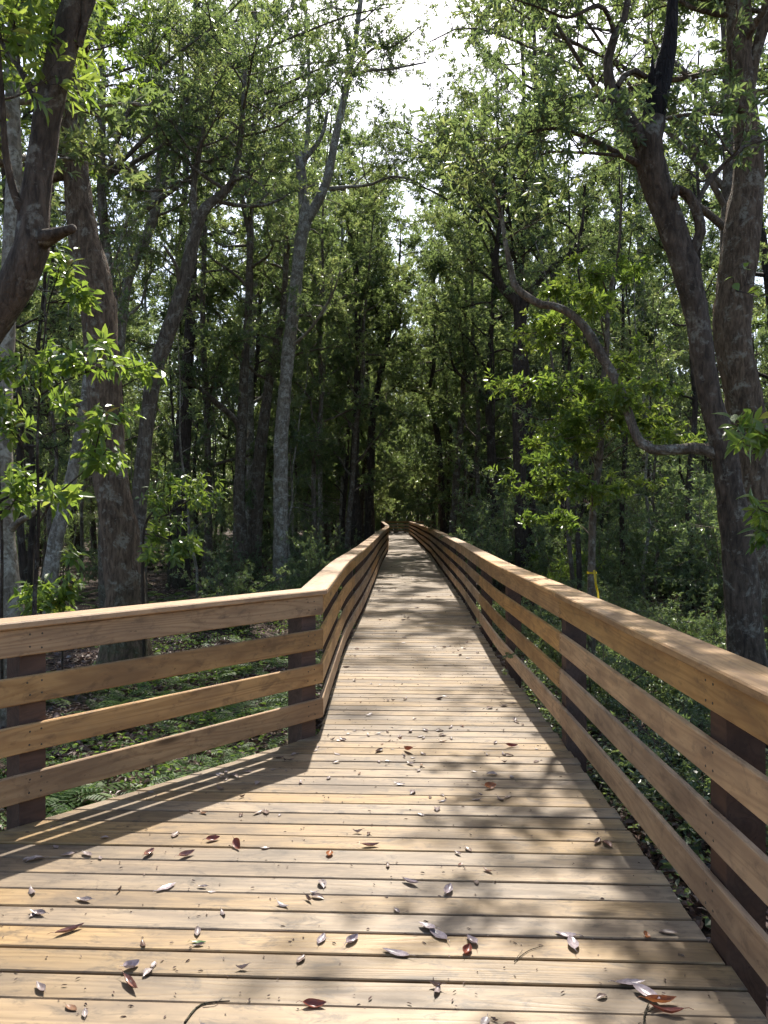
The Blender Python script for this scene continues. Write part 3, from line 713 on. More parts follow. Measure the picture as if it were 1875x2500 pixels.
hero('broad_leaved_tree', 'stout nearly black trunk with crooked top right of the boardwalk', M['bark_dark'], M['leaf'],
     [([(1278, 1455, 56), (1276, 1338, 38), (1270, 1196, 34), (1266, 970, 33), (1269, 828, 35), (1270, 760, 34), (1262, 735, 30), (1226, 700, 24), (1210, 650, 19), (1214, 600, 15), (1230, 480, 11), (1240, 300, 7)], 20)],
     [([(1272, 770, 28), (1290, 720, 22), (1335, 665, 18), (1395, 615, 13), (1420, 560, 9), (1430, 450, 6)], 20, 19.5)],
     [dict(on=0, n=12, t0=.6, t1=1, L0=2.2, L1=1.8, ncl=800, reach=.5, L=.13, W=.048), dict(on=1, n=9, t0=.35, t1=1, L0=1.8, L1=1.4, ncl=420, reach=.5)], seed=18)
# right foreground tree, burnt fork, long low limb
def char_extra(rng, wood, leaf):
    for x, y0, y1, w in ((1592, 250, 128, 20), (1604, 230, 140, 14), (1583, 260, 175, 16)):
        P, r = traced([(x, y0, w), (x+1, (y0+y1)/2, w*.8), (x+3, y1, 3)], 7.48); tube(wood, P, r, 6, .12, rng)
r1 = hero('broad_leaved_tree', 'near dark leaning tree on the right with a long limb sweeping left over the railing', M['bark_red'], M['leaf'],
     [([(1850, 1800, 170), (1840, 1720, 130), (1826, 1600, 100), (1812, 1450, 86), (1798, 1300, 76), (1780, 1180, 68), (1768, 1102, 66), (1732, 966, 62), (1706, 786, 62), (1672, 650, 70), (1643, 567, 69), (1605, 450, 72), (1588, 390, 74), (1586, 340, 72), (1598, 290, 66)], 7.5),
      ([(1570, 350, 50), (1552, 315, 40), (1520, 266, 34), (1494, 215, 29), (1486, 142, 24), (1502, 85, 23), (1524, 45, 19), (1533, 0, 17), (1542, -120, 13), (1530, -300, 9), (1480, -520, 6)], 7.5)],
     [([(1760, 1112, 44), (1725, 1098, 34), (1692, 1096, 30), (1638, 1099, 27), (1593, 1098, 27), (1563, 1080, 27), (1545, 1040, 25), (1523, 966, 25), (1494, 908, 25), (1462, 858, 25), (1430, 804, 23), (1394, 767, 23), (1353, 747, 22), (1322, 743, 21), (1286, 722, 19), (1258, 695, 17), (1246, 650, 15), (1235, 595, 14), (1224, 527, 12), (1213, 482, 10), (1201, 453, 9), (1179, 408, 7), (1150, 385, 5), (1110, 395, 4)], 7.5, 8.6),
      ([(1508, 210, 17), (1524, 183, 15), (1552, 170, 15), (1580, 186, 14)], 7.5), ([(1560, 398, 20), (1502, 368, 14), (1445, 340, 12), (1388, 317, 10), (1343, 312, 9), (1286, 323, 7), (1218, 363, 5)], 7.5, 7.0),
      ([(1510, 378, 9), (1416, 371, 7), (1326, 374, 6), (1275, 430, 4)], 7.4, 6.9), ([(1672, 640, 30), (1690, 612, 28), (1712, 567, 26), (1702, 515, 25), (1680, 472, 22), (1655, 458, 20), (1648, 480, 16)], 7.5, 7.35),
      ([(1700, 505, 15), (1728, 448, 13), (1785, 385, 11), (1850, 330, 8)], 7.4, 7.6), ([(1500, 75, 14), (1485, 34, 12), (1460, 10, 11), (1388, 40, 8), (1331, 20, 6), (1240, -10, 4)], 7.5, 7.0),
      ([(1535, -20, 12), (1480, -90, 10), (1380, -130, 8), (1280, -140, 6), (1180, -120, 4)], 7.5, 7.2), ([(1540, -60, 11), (1620, -160, 9), (1720, -200, 7), (1800, -180, 5)], 7.5, 7.8)],
     [dict(on=2, n=9, t0=.72, t1=1, L0=.8, L1=.6, ncl=120, L=.10, W=.031, kind='hex'), dict(on=4, n=9, t0=.35, t1=1, L0=.7, L1=.5, ncl=110, L=.10, W=.031, kind='hex'), dict(on=5, n=6, t0=.3, t1=1, L0=.5, L1=.4, ncl=70, L=.10, W=.031, kind='hex'),
      dict(on=7, n=6, t0=.3, t1=1, L0=.8, L1=.7, ncl=110, L=.10, W=.031, kind='hex'), dict(on=8, n=9, t0=.25, t1=1, L0=.5, L1=.45, ncl=100, L=.10, W=.031, kind='hex', updir=-.5, droop=.6), dict(on=9, n=9, t0=.3, t1=1, L0=.8, L1=.6, ncl=170, L=.10, W=.031, kind='hex', updir=-.3, droop=.5),
      dict(on=10, n=8, t0=.2, t1=1, L0=1.0, L1=.9, ncl=260, L=.10, W=.031, kind='hex'), dict(on=1, n=7, t0=.75, t1=1, L0=1.2, L1=.9, ncl=200, L=.10, W=.031, kind='hex')], seed=19, own=(0, M['bark_mid'], 'long mottled brown limb sweeping left'))
wood = MB(); crng = np.random.default_rng(91)
P, r = traced([(1594, 300, 62), (1608, 227, 60), (1622, 170, 52), (1634, 113, 40), (1642, 40, 30), (1646, -40, 24), (1660, -200, 16), (1668, -300, 6)], 7.5); tube(wood, P, r, 14, .07, crng)
char_extra(crng, wood, None)
o = link('dead_fork', wood.mesh('dead_fork', M['char'], True), r1); o.location = -np.array(r1.location); o['label'] = 'charred broken dead fork with jagged top'
hero('broad_leaved_tree', 'massive grey-brown trunk at the right edge behind the near dark tree', M['bark_big'], M['leaf'],
     [([(1866, 1720, 230), (1860, 1640, 160), (1855, 1500, 118), (1842, 1300, 104), (1828, 1100, 100), (1812, 966, 95), (1790, 820, 94), (1796, 700, 98), (1815, 567, 94), (1828, 420, 76), (1822, 300, 66), (1811, 170, 64), (1805, 0, 61), (1800, -250, 50), (1790, -550, 34)], 9.6),
      ([(1822, 260, 40), (1838, 160, 31), (1868, 57, 28), (1900, -80, 22), (1920, -300, 14)], 9.6)],
     [], [dict(on=0, n=16, t0=.62, t1=.98, L0=2.4, L1=2.0, ncl=1250, L=.12, W=.042, reach=.5), dict(on=1, n=9, t0=.3, t1=1, L0=1.6, L1=1.3, ncl=500, L=.11, W=.042, reach=.5)], seed=20)

# sunlit understory tree right of the walk, thin stem with yellow tape
def understory(pts, d0, d1, spread, n_each, L, Wd, m=8):
    def ex(rng, wood, leaf):
        stemP, stemr = STEM
        for (x, y) in pts:
            d = rng.uniform(d0, d1); c = W(x, y, d)
            k = np.argmin(np.abs(stemP[:, 2]-(c[2]-.25))); s = stemP[k]
            q = np.array([s, s*.6+c*.4+(0, 0, .10), c]); q, _ = smooth_path(q, [.01, .008, .004], .15); tube(wood, q, np.linspace(.012, .004, len(q)), 4, cap=False)
            segs = [q[len(q)//2:]]
            for b in range(6):
                e = limb(rng, along(q, rng.uniform(.5, 1)), rng.normal(0, 1, 3)*(1, 1, .35), spread*rng.uniform(.5, 1.2), 4, .2, 0); tube(wood, e, np.linspace(.005, .002, 5), 3, cap=False); segs.append(e)
            foliage(rng, wood, leaf, segs, n_each, .12, m, L, Wd, kind='hex', updir=.15, droop=.35, tw=.002)
    return ex
z6 = lambda x, y: (1150+x/2.2124, 650+y/2.2124)
stem_pts = [(1442, 1720, 26), (1444, 1455, 21), (1448, 1238, 19), (1466, 1102, 17), (1469, 966, 14), (1482, 853, 13), (1484, 763, 11), (1493, 695, 10), (1507, 640, 8), (1515, 560, 7), (1520, 420, 5)]
STEM = traced(stem_pts, 9.0)
masses = [z6(*p) for p in ((450, 120), (520, 260), (230, 360), (330, 330), (300, 620), (240, 640), (700, 750), (900, 780), (1050, 830), (1150, 900), (480, 820), (560, 740), (250, 960), (330, 1040), (300, 1180), (650, 1200), (780, 1200), (430, 1370), (620, 640), (900, 560), (830, 60), (650, 30), (640, 140), (1010, 640), (800, 660), (420, 920), (560, 940))]
hero('understory_tree', 'slim sunlit understory tree with bright yellow-green leaves right of the railing', M['bark_mid'], M['leaf_bright'],
     [(stem_pts, 9.0)], [], [], understory(masses, 7.5, 9.9, .42, 50, .085, .03), seed=21, crown_name='foliage')
# yellow tape tied on the stem
tb = MB(); P = np.array([W(1450, 1392, 8.93), W(1453, 1410, 8.9), W(1455, 1430, 8.88), W(1459, 1447, 8.88), W(1461, 1461, 8.87)])
S = np.array([(.012, 0, .004), (.016, .006, 0), (.010, -.01, 0), (.015, .008, 0), (.012, .004, 0)])
V = np.concatenate((P-S, P+S)); tb.add(V, [np.array([(k, k+1, k+6, k+5) for k in range(4)])])
a = np.linspace(0, 6.283, 13)[:-1]; c = W(1444.5, 1398, 9.0); ring = np.array([(c[0]+.056*math.cos(t), 9.0+.056*math.sin(t), c[2]) for t in a])
V = np.concatenate((ring-(0, 0, .012), ring+(0, 0, .012))); tb.add(V, [np.array([(k, (k+1) % 12, 12+(k+1) % 12, 12+k) for k in range(12)])])
tag(link('marking_tape', tb.mesh('marking_tape', M['tape'])), 'yellow marking tape tied round the slim stem with its end hanging', 'tape')

# left foreground sapling with big glossy leaves, and its smaller neighbours
def sapling(name, label, stems, tips, d, L, Wd, seed, spread=.10, n_each=4, m=9, mat='leaf_bright'):
    """stems traced in px; leaf whorls at tips (px) hung on the nearest stem"""
    rng = np.random.default_rng(seed); wood = MB(); leaf = MB(); allP = []; LV = []
    for s in stems:
        P, r = traced(s, d, step=.06); tube(wood, P, r, 7, .04, rng); allP.append(P)
    allP = np.concatenate(allP)
    for (x, y) in tips:
        c = W(x, y, d+rng.uniform(-.35, .35)); k = np.argmin(np.linalg.norm((allP-c)*(1, .4, .8)+(0, 0, .15), axis=1)); s = allP[k]
        q, _ = smooth_path([s, s*.5+c*.5+(0, 0, -.03), c], [1, 1, 1], .05); tube(wood, q, np.linspace(.006, .003, len(q)), 5, cap=False)
        C = [c]; A = [unit(c-s)+(0, 0, .5)]
        for j in range(n_each-1):
            a0 = along(q, rng.uniform(.6, .95)); dv = rng.normal(0, 1, 3)*(1, .8, .5); c2 = a0+unit(dv)*spread*rng.uniform(.7, 1.6)
            cones(wood, a0[None], c2[None], .003); C.append(c2); A.append(unit(dv)+(0, 0, .5))
        LV.append(clusters(None, np.array(C), np.array(A), m, L, Wd, rng, 'fine', (35, 95), .3, .5, .22, rng.uniform(.2, .9, len(C)), True))
    base = W(*stems[0][0][:2], d); base[2] = GZ
    P, D, N, LL, T = [np.concatenate([q[k] for q in LV]) for k in range(5)]
    order = rng.permutation(len(P)); one, rest = order[:285], order[285:]
    wood.V = [v-base for v in wood.V]
    root = empty(name, base, label, 'sapling')
    link('stem', wood.mesh('stem', M['bark_dark'], True), root)
    protoL = []
    for k in range(8):      # leaf shapes shared by all the leaves of this plant
        mb = MB(); leaves(mb, np.zeros((1, 3)), np.array([[1., 0, 0]]), np.array([[0, 0, 1.]]), 1.0, Wd/L*rng.uniform(.8, 1.2), rng, 'fine', np.array([k/7.0]), .15+.25*rng.random(), .08+.3*rng.random()); protoL.append(mb.mesh('leaf', M[mat]))
    Dn = unit(D); S = unit(np.cross(N, Dn)); Nn = np.cross(Dn, S)
    for q in one:
        o = link('leaf', protoL[int(np.clip(T[q]*7.99, 0, 7))], root)
        mtx = Matrix.Identity(4)
        for r_ in range(3):
            for c_, ax in enumerate((Dn[q], S[q], Nn[q])): mtx[r_][c_] = float(ax[r_]*LL[q])
            mtx[r_][3] = float(P[q][r_]-base[r_])
        o.matrix_basis = mtx
    if len(rest):
        leaves(leaf, P[rest]-base, D[rest], N[rest], LL[rest], LL[rest]*Wd/L, rng, 'fine', T[rest], .25, .22)
        tag(link('foliage', leaf.mesh('foliage', M[mat]), root), kind='stuff')
    return root
z5 = lambda x, y: (x/2.354, 560+y/2.354)
def S5(pts): return [z5(x, y)+(w,) for x, y, w in pts]
sapling('sapling', 'thin sapling with large glossy leaves behind the angled railing at far left', 
        [S5([(200, 2950, 12), (200, 2180, 12), (215, 1900, 11), (222, 1600, 9), (215, 1300, 7), (222, 1000, 6), (245, 700, 5), (280, 420, 4), (345, 230, 3)]), S5([(238, 950, 6), (330, 890, 4), (450, 840, 4), (580, 790, 3)]), S5([(228, 1200, 5), (330, 1150, 4), (440, 1115, 3)]), S5([(230, 1680, 6), (300, 1560, 4), (380, 1480, 4), (520, 1360, 3)])],
        [z5(*p) for p in ((345, 170), (420, 190), (470, 330), (530, 370), (590, 620), (480, 690), (300, 690), (270, 740), (400, 730), (640, 720), (760, 760), (850, 770), (120, 770), (370, 940), (600, 1020), (690, 1030), (520, 1060), (550, 1270), (680, 1280), (540, 1150), (610, 1270), (300, 1500), (400, 1500))], 6.0, .135, .047, 31)
sapling('sapling', 'leafy sapling cut by the left frame edge, under the leaning reddish trunk',
        [S5([(15, 2700, 9), (10, 2300, 9), (12, 1800, 8), (-5, 1400, 6), (-15, 900, 5)]), S5([(150, 1420, 5), (120, 1200, 4), (60, 1140, 4), (-10, 1130, 4)]), S5([(0, 1560, 7), (80, 1520, 5), (140, 1440, 4)])],
        [z5(*p) for p in ((60, 710), (40, 760), (30, 930), (40, 990), (30, 1090), (70, 1080), (120, 1390), (150, 1400), (60, 1460), (130, 1500), (190, 1500), (90, 1540))], 6.4, .125, .047, 32)
sapling('sapling', 'bushy bright-leaved sapling in front of the straight dark trunk',
        [S5([(830, 2500, 9), (825, 2200, 9), (820, 1900, 8), (835, 1700, 6), (900, 1600, 5), (980, 1520, 4)]), S5([(825, 1750, 6), (900, 1760, 4), (1010, 1800, 4)]), S5([(850, 1660, 5), (960, 1640, 4), (1080, 1560, 4), (1180, 1500, 3)])],
        [z5(*p) for p in ((860, 1490), (900, 1500), (960, 1400), (1040, 1430), (1130, 1430), (1080, 1500), (1180, 1490), (1240, 1520), (1000, 1500), (1150, 1560), (980, 1640), (900, 1740), (860, 1820), (1030, 1780), (1100, 1780), (1060, 1830), (1150, 1790), (890, 1700), (1020, 1850))], 8.6, .115, .036, 33, .12, 5)
sapling('sapling', 'low bright seedling just behind the angled railing at far left',
        [S5([(230, 2700, 6), (235, 2300, 6), (240, 2080, 5), (250, 2010, 3)]), S5([(360, 2600, 6), (365, 2200, 5), (385, 2000, 4), (410, 1860, 3)])],
        [z5(*p) for p in ((160, 2030), (220, 2060), (280, 2070), (190, 2110), (330, 2090), (400, 2040), (440, 1990), (410, 1830), (260, 2020), (350, 2140), (140, 2090))], 6.6, .12, .042, 34)
# right edge: sprays hanging in from a sapling whose stem stands outside the frame
sapling('sapling', 'large-leaved sprays reaching in at the right edge before the dark trunk',
        [[(2010, 2200, 14), (2005, 1700, 13), (1990, 1300, 11), (1985, 1000, 9), (1960, 700, 6), (1930, 560, 4)], [(1990, 1120, 8), (1930, 1085, 6), (1870, 1050, 5), (1820, 1030, 3)], [(1992, 1320, 7), (1930, 1280, 5), (1870, 1250, 4)]],
        [(1800, 1035), (1830, 1010), (1815, 1070), (1855, 1050), (1870, 1075), (1840, 1215), (1860, 1260), (1850, 1300), (1875, 1230)], 4.9, .135, .04, 35, .05, 3)
sapling('climbing_vine', 'vine with a few yellowing leaves at the upper right edge',
        [[(2040, 2100, 7), (2020, 1500, 6), (2000, 1000, 5), (1960, 800, 4), (1900, 730, 3), (1840, 690, 2), (1800, 710, 1.5)]],
        [(1790, 675), (1825, 715), (1855, 700), (1862, 755), (1830, 640)], 5.6, .09, .065, 36, .04, 1, 2)

# trees whose limbs reach over the walk
def overhang(label, base, H, r0, targets, ncl, seed, bark, L=.11, Wd=.036):
    rng = np.random.default_rng(seed); wood = MB(); leaf = MB(); z = np.linspace(GZ-.2, H, 10)
    P = np.column_stack((base[0]+np.cumsum(rng.normal(0, .10, 10)), base[1]+np.cumsum(rng.normal(0, .10, 10)), z)); r = r0*np.interp(np.linspace(0, 1, 10), [0, .05, 1], [1.6, 1.05, .25])
    P, r = smooth_path(P, r, .3); tube(wood, P, r, 12, .05, rng)
    for t in targets:
        t = np.array(t, float); k = np.argmin(np.abs(P[:, 2]-t[2]*.68)); a = P[k]
        q, _ = smooth_path([a, a*.6+t*.4+rng.normal(0, .25, 3)+(0, 0, .5), a*.2+t*.8+rng.normal(0, .2, 3)+(0, 0, .3), t], [1, 1, 1, 1], .3)
        rr = np.linspace(min(r[k]*.6, .06), .012, len(q)); tube(wood, q, rr, 6, .05, rng)
        segs = side_limbs(rng, wood, q, rr, 9, .4, 1, 1.2, 1.0, .15, nsec=4); foliage(rng, wood, leaf, segs, ncl, .4, 8, L, Wd, kind='hex', updir=.05, droop=.5)
    segs = side_limbs(rng, wood, P, r, 9, .6, 1, 2.2, 1.6); foliage(rng, wood, leaf, segs, ncl*2, .45, 8, L, Wd)
    b = np.array((base[0], base[1], GZ))
    for mb in (wood, leaf): mb.V = [v-b for v in mb.V]
    root = empty('broad_leaved_tree', b, label, 'tree'); link('trunk', wood.mesh('trunk', bark, True), root); link('crown', leaf.mesh('crown', M['leaf']), root)
overhang('tall tree behind the massive right trunk with leafy limbs over the near deck', (5.7, 12.6), 14, .15, [(.75, 10.2, 9.0), (1.5, 11.6, 9.4), (2.4, 13.0, 10.2), (.9, 15.6, 11.0), (1.9, 17.0, 12.0)], 130, 41, M['bark_mid'])
overhang('tall tree behind the thick brown left trunk with limbs reaching to the walk', (-5.7, 16.2), 16, .15, [(-1.5, 17.5, 11.0), (-.4, 19.2, 12.6), (-2.6, 15.5, 12.0), (.1, 17.0, 12.6)], 260, 42, M['bark_mid'])
overhang('slim tree beside the stout black trunk with twigs across the sky gap', (3.9, 21.2), 17, .12, [(1.3, 20.0, 12.0), (.1, 22.5, 12.8), (2.7, 18.8, 11.0), (.9, 25.0, 13.5), (2.4, 23.0, 14.0), (-.6, 25.5, 12.5)], 430, 43, M['bark_dark'])

# ------------------------------------------------------------------ forest trees behind: prototypes, then copies
protos = []
specs = [(101, 22, .18, 5.0, 3.2, 1950, 'bark_grey', .17, .066), (102, 20, .15, 4.0, 3.0, 1850, 'bark_mid', .155, .06), (103, 24, .21, 6.0, 3.4, 2050, 'bark_dark', .17, .066), (104, 17, .11, 2.8, 2.7, 1750, 'bark_mid', .155, .06),
         (105, 20, .14, 3.5, 3.0, 1850, 'bark_grey', .145, .056), (106, 18, .12, 3.0, 2.8, 1750, 'bark_dark', .155, .06), (107, 25, .23, 7.0, 3.4, 1950, 'bark_dark', .17, .066), (108, 10, .07, 1.4, 2.1, 1750, 'bark_mid', .14, .054)]
for sd, H, r0, cb, cr, ncl, bk, L, Wd in specs:
    protos.append(proto_tree(sd, H, r0*.9, cb, cr+.8, ncl, M[bk], M['leaf'], L*1.12, Wd*1.15, lean=1.1))
BARKW = ['grey', 'brown', 'dark', 'thin brown', 'slender grey', 'thin dark', 'tall dark', 'small bushy']
placed = []
BAND = ['standing just behind the foreground trunks', 'in the middle of the forest', 'far back in the shaded forest']
hero_spots = [(o.location[0], o.location[1]) for o in COL.objects if o.get('category') == 'tree']
def put_tree(k, x, y, rz, sc, where, grp):
    root = empty('forest_tree', (x, y, float(ground_z(x, y))), '%s background tree %s' % (BARKW[k], where), 'tree', '%s, %s kind' % (grp, BARKW[k]))
    root.rotation_euler = (prng.gauss(0, .03), prng.gauss(0, .03), rz); root.scale = (sc, sc, sc*prng.uniform(.92, 1.08))
    link('trunk', protos[k][0], root); link('crown', protos[k][1], root)
def try_spot(x, y, gap, clear):
    xc = (XL(min(y, 75))+XR(min(y, 75)))/2
    if y < 72 and abs(x-xc) < clear: return False
    if 60 < y < 72 and -1.5 < x < 6: return False
    if any((x-a)**2+(y-b)**2 < gap**2 for a, b in placed): return False
    if any((x-a)**2+(y-b)**2 < 1.2 for a, b in hero_spots): return False
    placed.append((x, y)); return True
n = 0; tries = 0
while n < 250 and tries < 60000:
    tries += 1
    y = prng.uniform(13, 92); half = .56*y+5
    x = prng.uniform(-half, half)
    gap = 1.5+.012*y
    if n < 46: y = 26+n*.72+prng.uniform(-.5, .5); x = float(XL(min(y, 75))-prng.uniform(1.0, 5.5) if n % 2 else XR(min(y, 75))+prng.uniform(1.0, 5.5)); gap = 1.0
    elif n < 88: y = prng.uniform(72.5, 92); x = prng.uniform(-9, 12); gap = 1.3
    if y < 24 and abs(x) < .52*y+1.5: continue
    if y < 34 and -.155 < x/y < -.10: continue
    if y < 40 and x > 2.5 and prng.random() < .55: continue
    if not try_spot(x, y, gap, 1.75 if y > 22 else 2.6): continue
    xc = float((XL(min(y, 75))+XR(min(y, 75)))/2); near = abs(x-xc) < 5
    k = prng.choice([1, 3, 4, 5, 7, 3, 5] if near else [0, 1, 2, 3, 4, 5, 6, 7, 7])
    sc = prng.uniform(.8, 1.1)*(1.25 if y > 50 and abs(x) < 8 else 1)
    ang = x/y
    if -.17 < ang < .22 and y < 75: sc = min(sc, (2.0+y*(prng.uniform(.33, .50) if y < 34 else prng.uniform(.40, .58)))/specs[k][1])
    side = 'left' if x < xc else 'right'
    where, grp = (('deep in the forest beyond the end of the boardwalk', 'trees beyond the end of the boardwalk') if y > 70 else
                  ('%s %s of the boardwalk' % (BAND[0 if y < 26 else 1 if y < 44 else 2], side), '%s trees %s of the boardwalk' % (('nearer', 'middle', 'far')[0 if y < 26 else 1 if y < 44 else 2], side)))
    put_tree(k, x, y, prng.uniform(0, 6.28), sc, where, grp); n += 1

# thin pole-like young trees in the shade between the big trunks
def proto_pole(seed, H, r0, ncl, bark):
    rng = np.random.default_rng(seed); wood = MB(); leaf = MB(); n = 9; z = np.linspace(-.2, H, n)
    P = np.column_stack((np.cumsum(rng.normal(0, .09, n)), np.cumsum(rng.normal(0, .09, n)), z)); P[:, :2] -= P[0, :2]
    P, r = smooth_path(P, r0*np.linspace(1.15, .25, n), .4); tube(wood, P, r, 7, .05, rng)
    segs = side_limbs(rng, wood, P, r, 14, .22, 1, 1.1, .8, .3, nsec=3); foliage(rng, wood, leaf, segs, ncl, .25, 7, .10, .036)
    return wood.mesh('pole_stem', bark, True), leaf.mesh('pole_foliage', M['leaf'])
poles = [proto_pole(121, 8, .045, 330, M['bark_mid']), proto_pole(122, 10, .06, 380, M['bark_dark']), proto_pole(123, 6.5, .035, 320, M['bark_grey']), proto_pole(124, 9, .05, 150, M['bark_dark'])]
PW_ = ['brown', 'dark', 'pale', 'bare dark']
n = 0; tries = 0
while n < 120 and tries < 9000:
    tries += 1; y = prng.uniform(14, 48); x = prng.uniform(-.5*y, .5*y)
    if y < 20 and -.33*y < x < .22*y: continue
    if not try_spot(x, y, .8, 2.4): continue
    side = 'left' if x < XL(y) else 'right'; k = prng.randrange(4); band = 'nearer' if y < 26 else 'farther'
    root = empty('young_tree', (x, y, float(ground_z(x, y))), '%s pole-thin young tree %s of the boardwalk, %s in the shade' % (PW_[k], side, band), 'tree', '%s young %s trees %s' % (PW_[k], side, band))
    sc = prng.uniform(.8, 1.2); root.scale = (sc,)*3; root.rotation_euler = (prng.gauss(0, .06), prng.gauss(0, .06), prng.uniform(0, 6.28))
    link('trunk', poles[k][0], root); link('crown', poles[k][1], root); n += 1

# far wood that reads as one mass
frng = np.random.default_rng(77); wood = MB()
fl = MB()
for k in range(210):
    y = frng.uniform(95, 150); x = frng.uniform(-.62*y, .62*y); H = frng.uniform(12, 20)
    P = np.array([(x, y, GZ-.5), (x+frng.normal(0, .3), y, H*.5), (x+frng.normal(0, .6), y, H*.9)]); tube(wood, P, np.array((.2, .14, .04)), 5, cap=False)
    c = np.column_stack((frng.normal(P[-1][0], 2.2, 700), frng.normal(y, 2.0, 700), frng.uniform(-.3, H, 700)))
    d = frng.normal(0, 1, (700, 3)); leaves(fl, c, d, frng.normal(0, 1, (700, 3))+(0, 0, .8), frng.uniform(.35, .8, 700), .33, frng)
dw = empty('distant_wood', (0, 120, GZ), kind='stuff')
o = link('trunk_mass', wood.mesh('trunk_mass', M['bark_mid'], True), dw); o.location = (0, -120, -GZ); o['kind'] = 'stuff'
o = link('leaf_mass', fl.mesh('leaf_mass', M['leaf']), dw); o.location = (0, -120, -GZ); o['kind'] = 'stuff'

# ------------------------------------------------------------------ shrubs
def proto_shrub(seed, H, spread, nst, ncl, L, Wd, m=8, mat='leaf_shrub', droop=.3):
    rng = np.random.default_rng(seed); wood = MB(); leaf = MB(); segs = []
    for k in range(nst):
        a = rng.uniform(0, 6.28); s = rng.uniform(.15, 1)*spread
        q = limb(rng, (rng.normal(0, .08), rng.normal(0, .08), -.1), (math.cos(a)*s/H, math.sin(a)*s/H, 1), H*rng.uniform(.6, 1.1), 7, .16, .0)
        tube(wood, q, np.linspace(.014, .004, 8), 4, cap=False); segs.append(q[2:])
        for b in range(5):
            e = limb(rng, along(q, rng.uniform(.15, 1)), rng.normal(0, 1, 3)*(1, 1, .5), H*.35*rng.uniform(.5, 1.2), 4, .25, 0); tube(wood, e, np.linspace(.006, .002, 5), 3, cap=False); segs.append(e)
    foliage(rng, wood, leaf, segs, ncl, .18, m, L, Wd, droop=droop, tw=.002)
    return wood.mesh('shrub_stem', M['bark_mid']), leaf.mesh('shrub_leaf', M[mat])
shr = [proto_shrub(201, 1.2, .8, 9, 420, .055, .026), proto_shrub(202, 1.9, .9, 10, 520, .07, .03), proto_shrub(203, .7, .7, 10, 330, .05, .026), proto_shrub(204, 2.8, 1.1, 10, 650, .08, .032), proto_shrub(205, 1.5, .8, 8, 420, .085, .03, 7, 'leaf_bright')]
def put_shrub(k, x, y, sc, label, grp):
    root = empty('shrub', (x, y, float(ground_z(x, y))), label, 'shrub', grp); root.rotation_euler = (0, 0, prng.uniform(0, 6.28)); root.scale = (sc, sc, sc*prng.uniform(.85, 1.15))
    link('stem', shr[k][0], root); link('foliage', shr[k][1], root)
sp = []
def shrub_run(n, fx, fy, ks, smin, smax, label, grp, gap=.5):
    c = 0; t = 0
    while c < n and t < 4000:
        t += 1; y = prng.uniform(*fy); x = fx(y)
        xr, xl = float(XR(min(y, 74))), float(XL(min(y, 74)))
        if y < 71 and xl-.9 < x < xr+.8: continue
        if 64 < y < 72 and 0 < x < 6: continue
        if any((x-a)**2+(y-b)**2 < gap**2 for a, b in sp): continue
        sp.append((x, y)); f = (y-fy[0])/(fy[1]-fy[0]); bnd = ('at the near end', 'in the middle stretch', 'at the far end')[min(2, int(f*3))]
        put_shrub(prng.choice(ks), x, y, prng.uniform(smin, smax), label+', '+bnd, grp+', '+bnd); c += 1
shrub_run(90, lambda y: float(XR(y))+prng.uniform(.8, 3.6), (3.4, 16), [0, 0, 2, 2, 2], .6, 1.0, 'low small-leaved shrub crowding the ground outside the right railing', 'low shrubs outside the right railing', .42)
shrub_run(80, lambda y: float(XR(y))+prng.uniform(2.2, .35*y+3), (6.5, 24), [0, 1, 1, 3, 4, 3], .8, 1.2, 'tall leafy shrub in the thicket right of the boardwalk', 'thicket shrubs right of the boardwalk', .6)
shrub_run(60, lambda y: float(XR(min(y, 74)))+prng.uniform(1.0, .42*y), (18, 70), [1, 3, 3, 0, 1], .9, 1.4, 'distant understory shrub right of the far boardwalk', 'far understory right of the boardwalk', .9)
shrub_run(26, lambda y: float(XL(y))-prng.uniform(.9, 3.0), (13, 34), [0, 2, 2, 1], .7, 1.1, 'low shrub beside the left railing past the corner', 'low shrubs beside the left railing', .6)
shrub_run(70, lambda y: float(XL(min(y, 74)))-prng.uniform(2.5, .45*y+3), (19, 70), [1, 3, 0, 1, 3], .8, 1.3, 'distant understory shrub left of the far boardwalk', 'far understory left of the boardwalk', .9)
shrub_run(18, lambda y: prng.uniform(-14, 14), (74, 86), [3, 1, 3], 1.0, 1.5, 'understory shrub beyond the end of the boardwalk', 'understory beyond the end of the boardwalk', .9)

# ------------------------------------------------------------------ ferns
def frond_mesh(seed, L, el):
    """one frond: rib and two rows of leaflets, growing along +x"""
    rng = np.random.default_rng(seed); leaf = MB(); n = 13
    t = np.linspace(0, 1, n); rad = L*(t*math.cos(el)+.25*t*t); z = L*(t*math.sin(el)-.55*t*t)
    P = np.column_stack((rad, .03*L*np.sin(t*3+seed), z)); tube(leaf, P, np.linspace(.0035, .001, n), 3, cap=False)
    T = unit(np.gradient(P, axis=0)); S = unit(np.cross(T, (0, 0, 1)))
    w = L*.25*np.sin(np.pi*np.clip(t*.9+.12, 0, 1))**.8
    tt = np.clip(rng.uniform(.1, .95)+rng.normal(0, .08, n), 0, 1)
    for sgn in (-1, 1):
        leaves(leaf, P[1:], S[1:]*sgn+T[1:]*.35-np.array((0, 0, .12)), np.cross(S[1:], T[1:])+np.array((0, 0, .3)), w[1:], L*.055, rng, 'hex', tt[1:], .08, .1)
    return leaf.mesh('frond', M['fern'])
fronds = [frond_mesh(310+k, .30+.035*k, .45+.1*(k % 5)) for k in range(7)]
fs = []
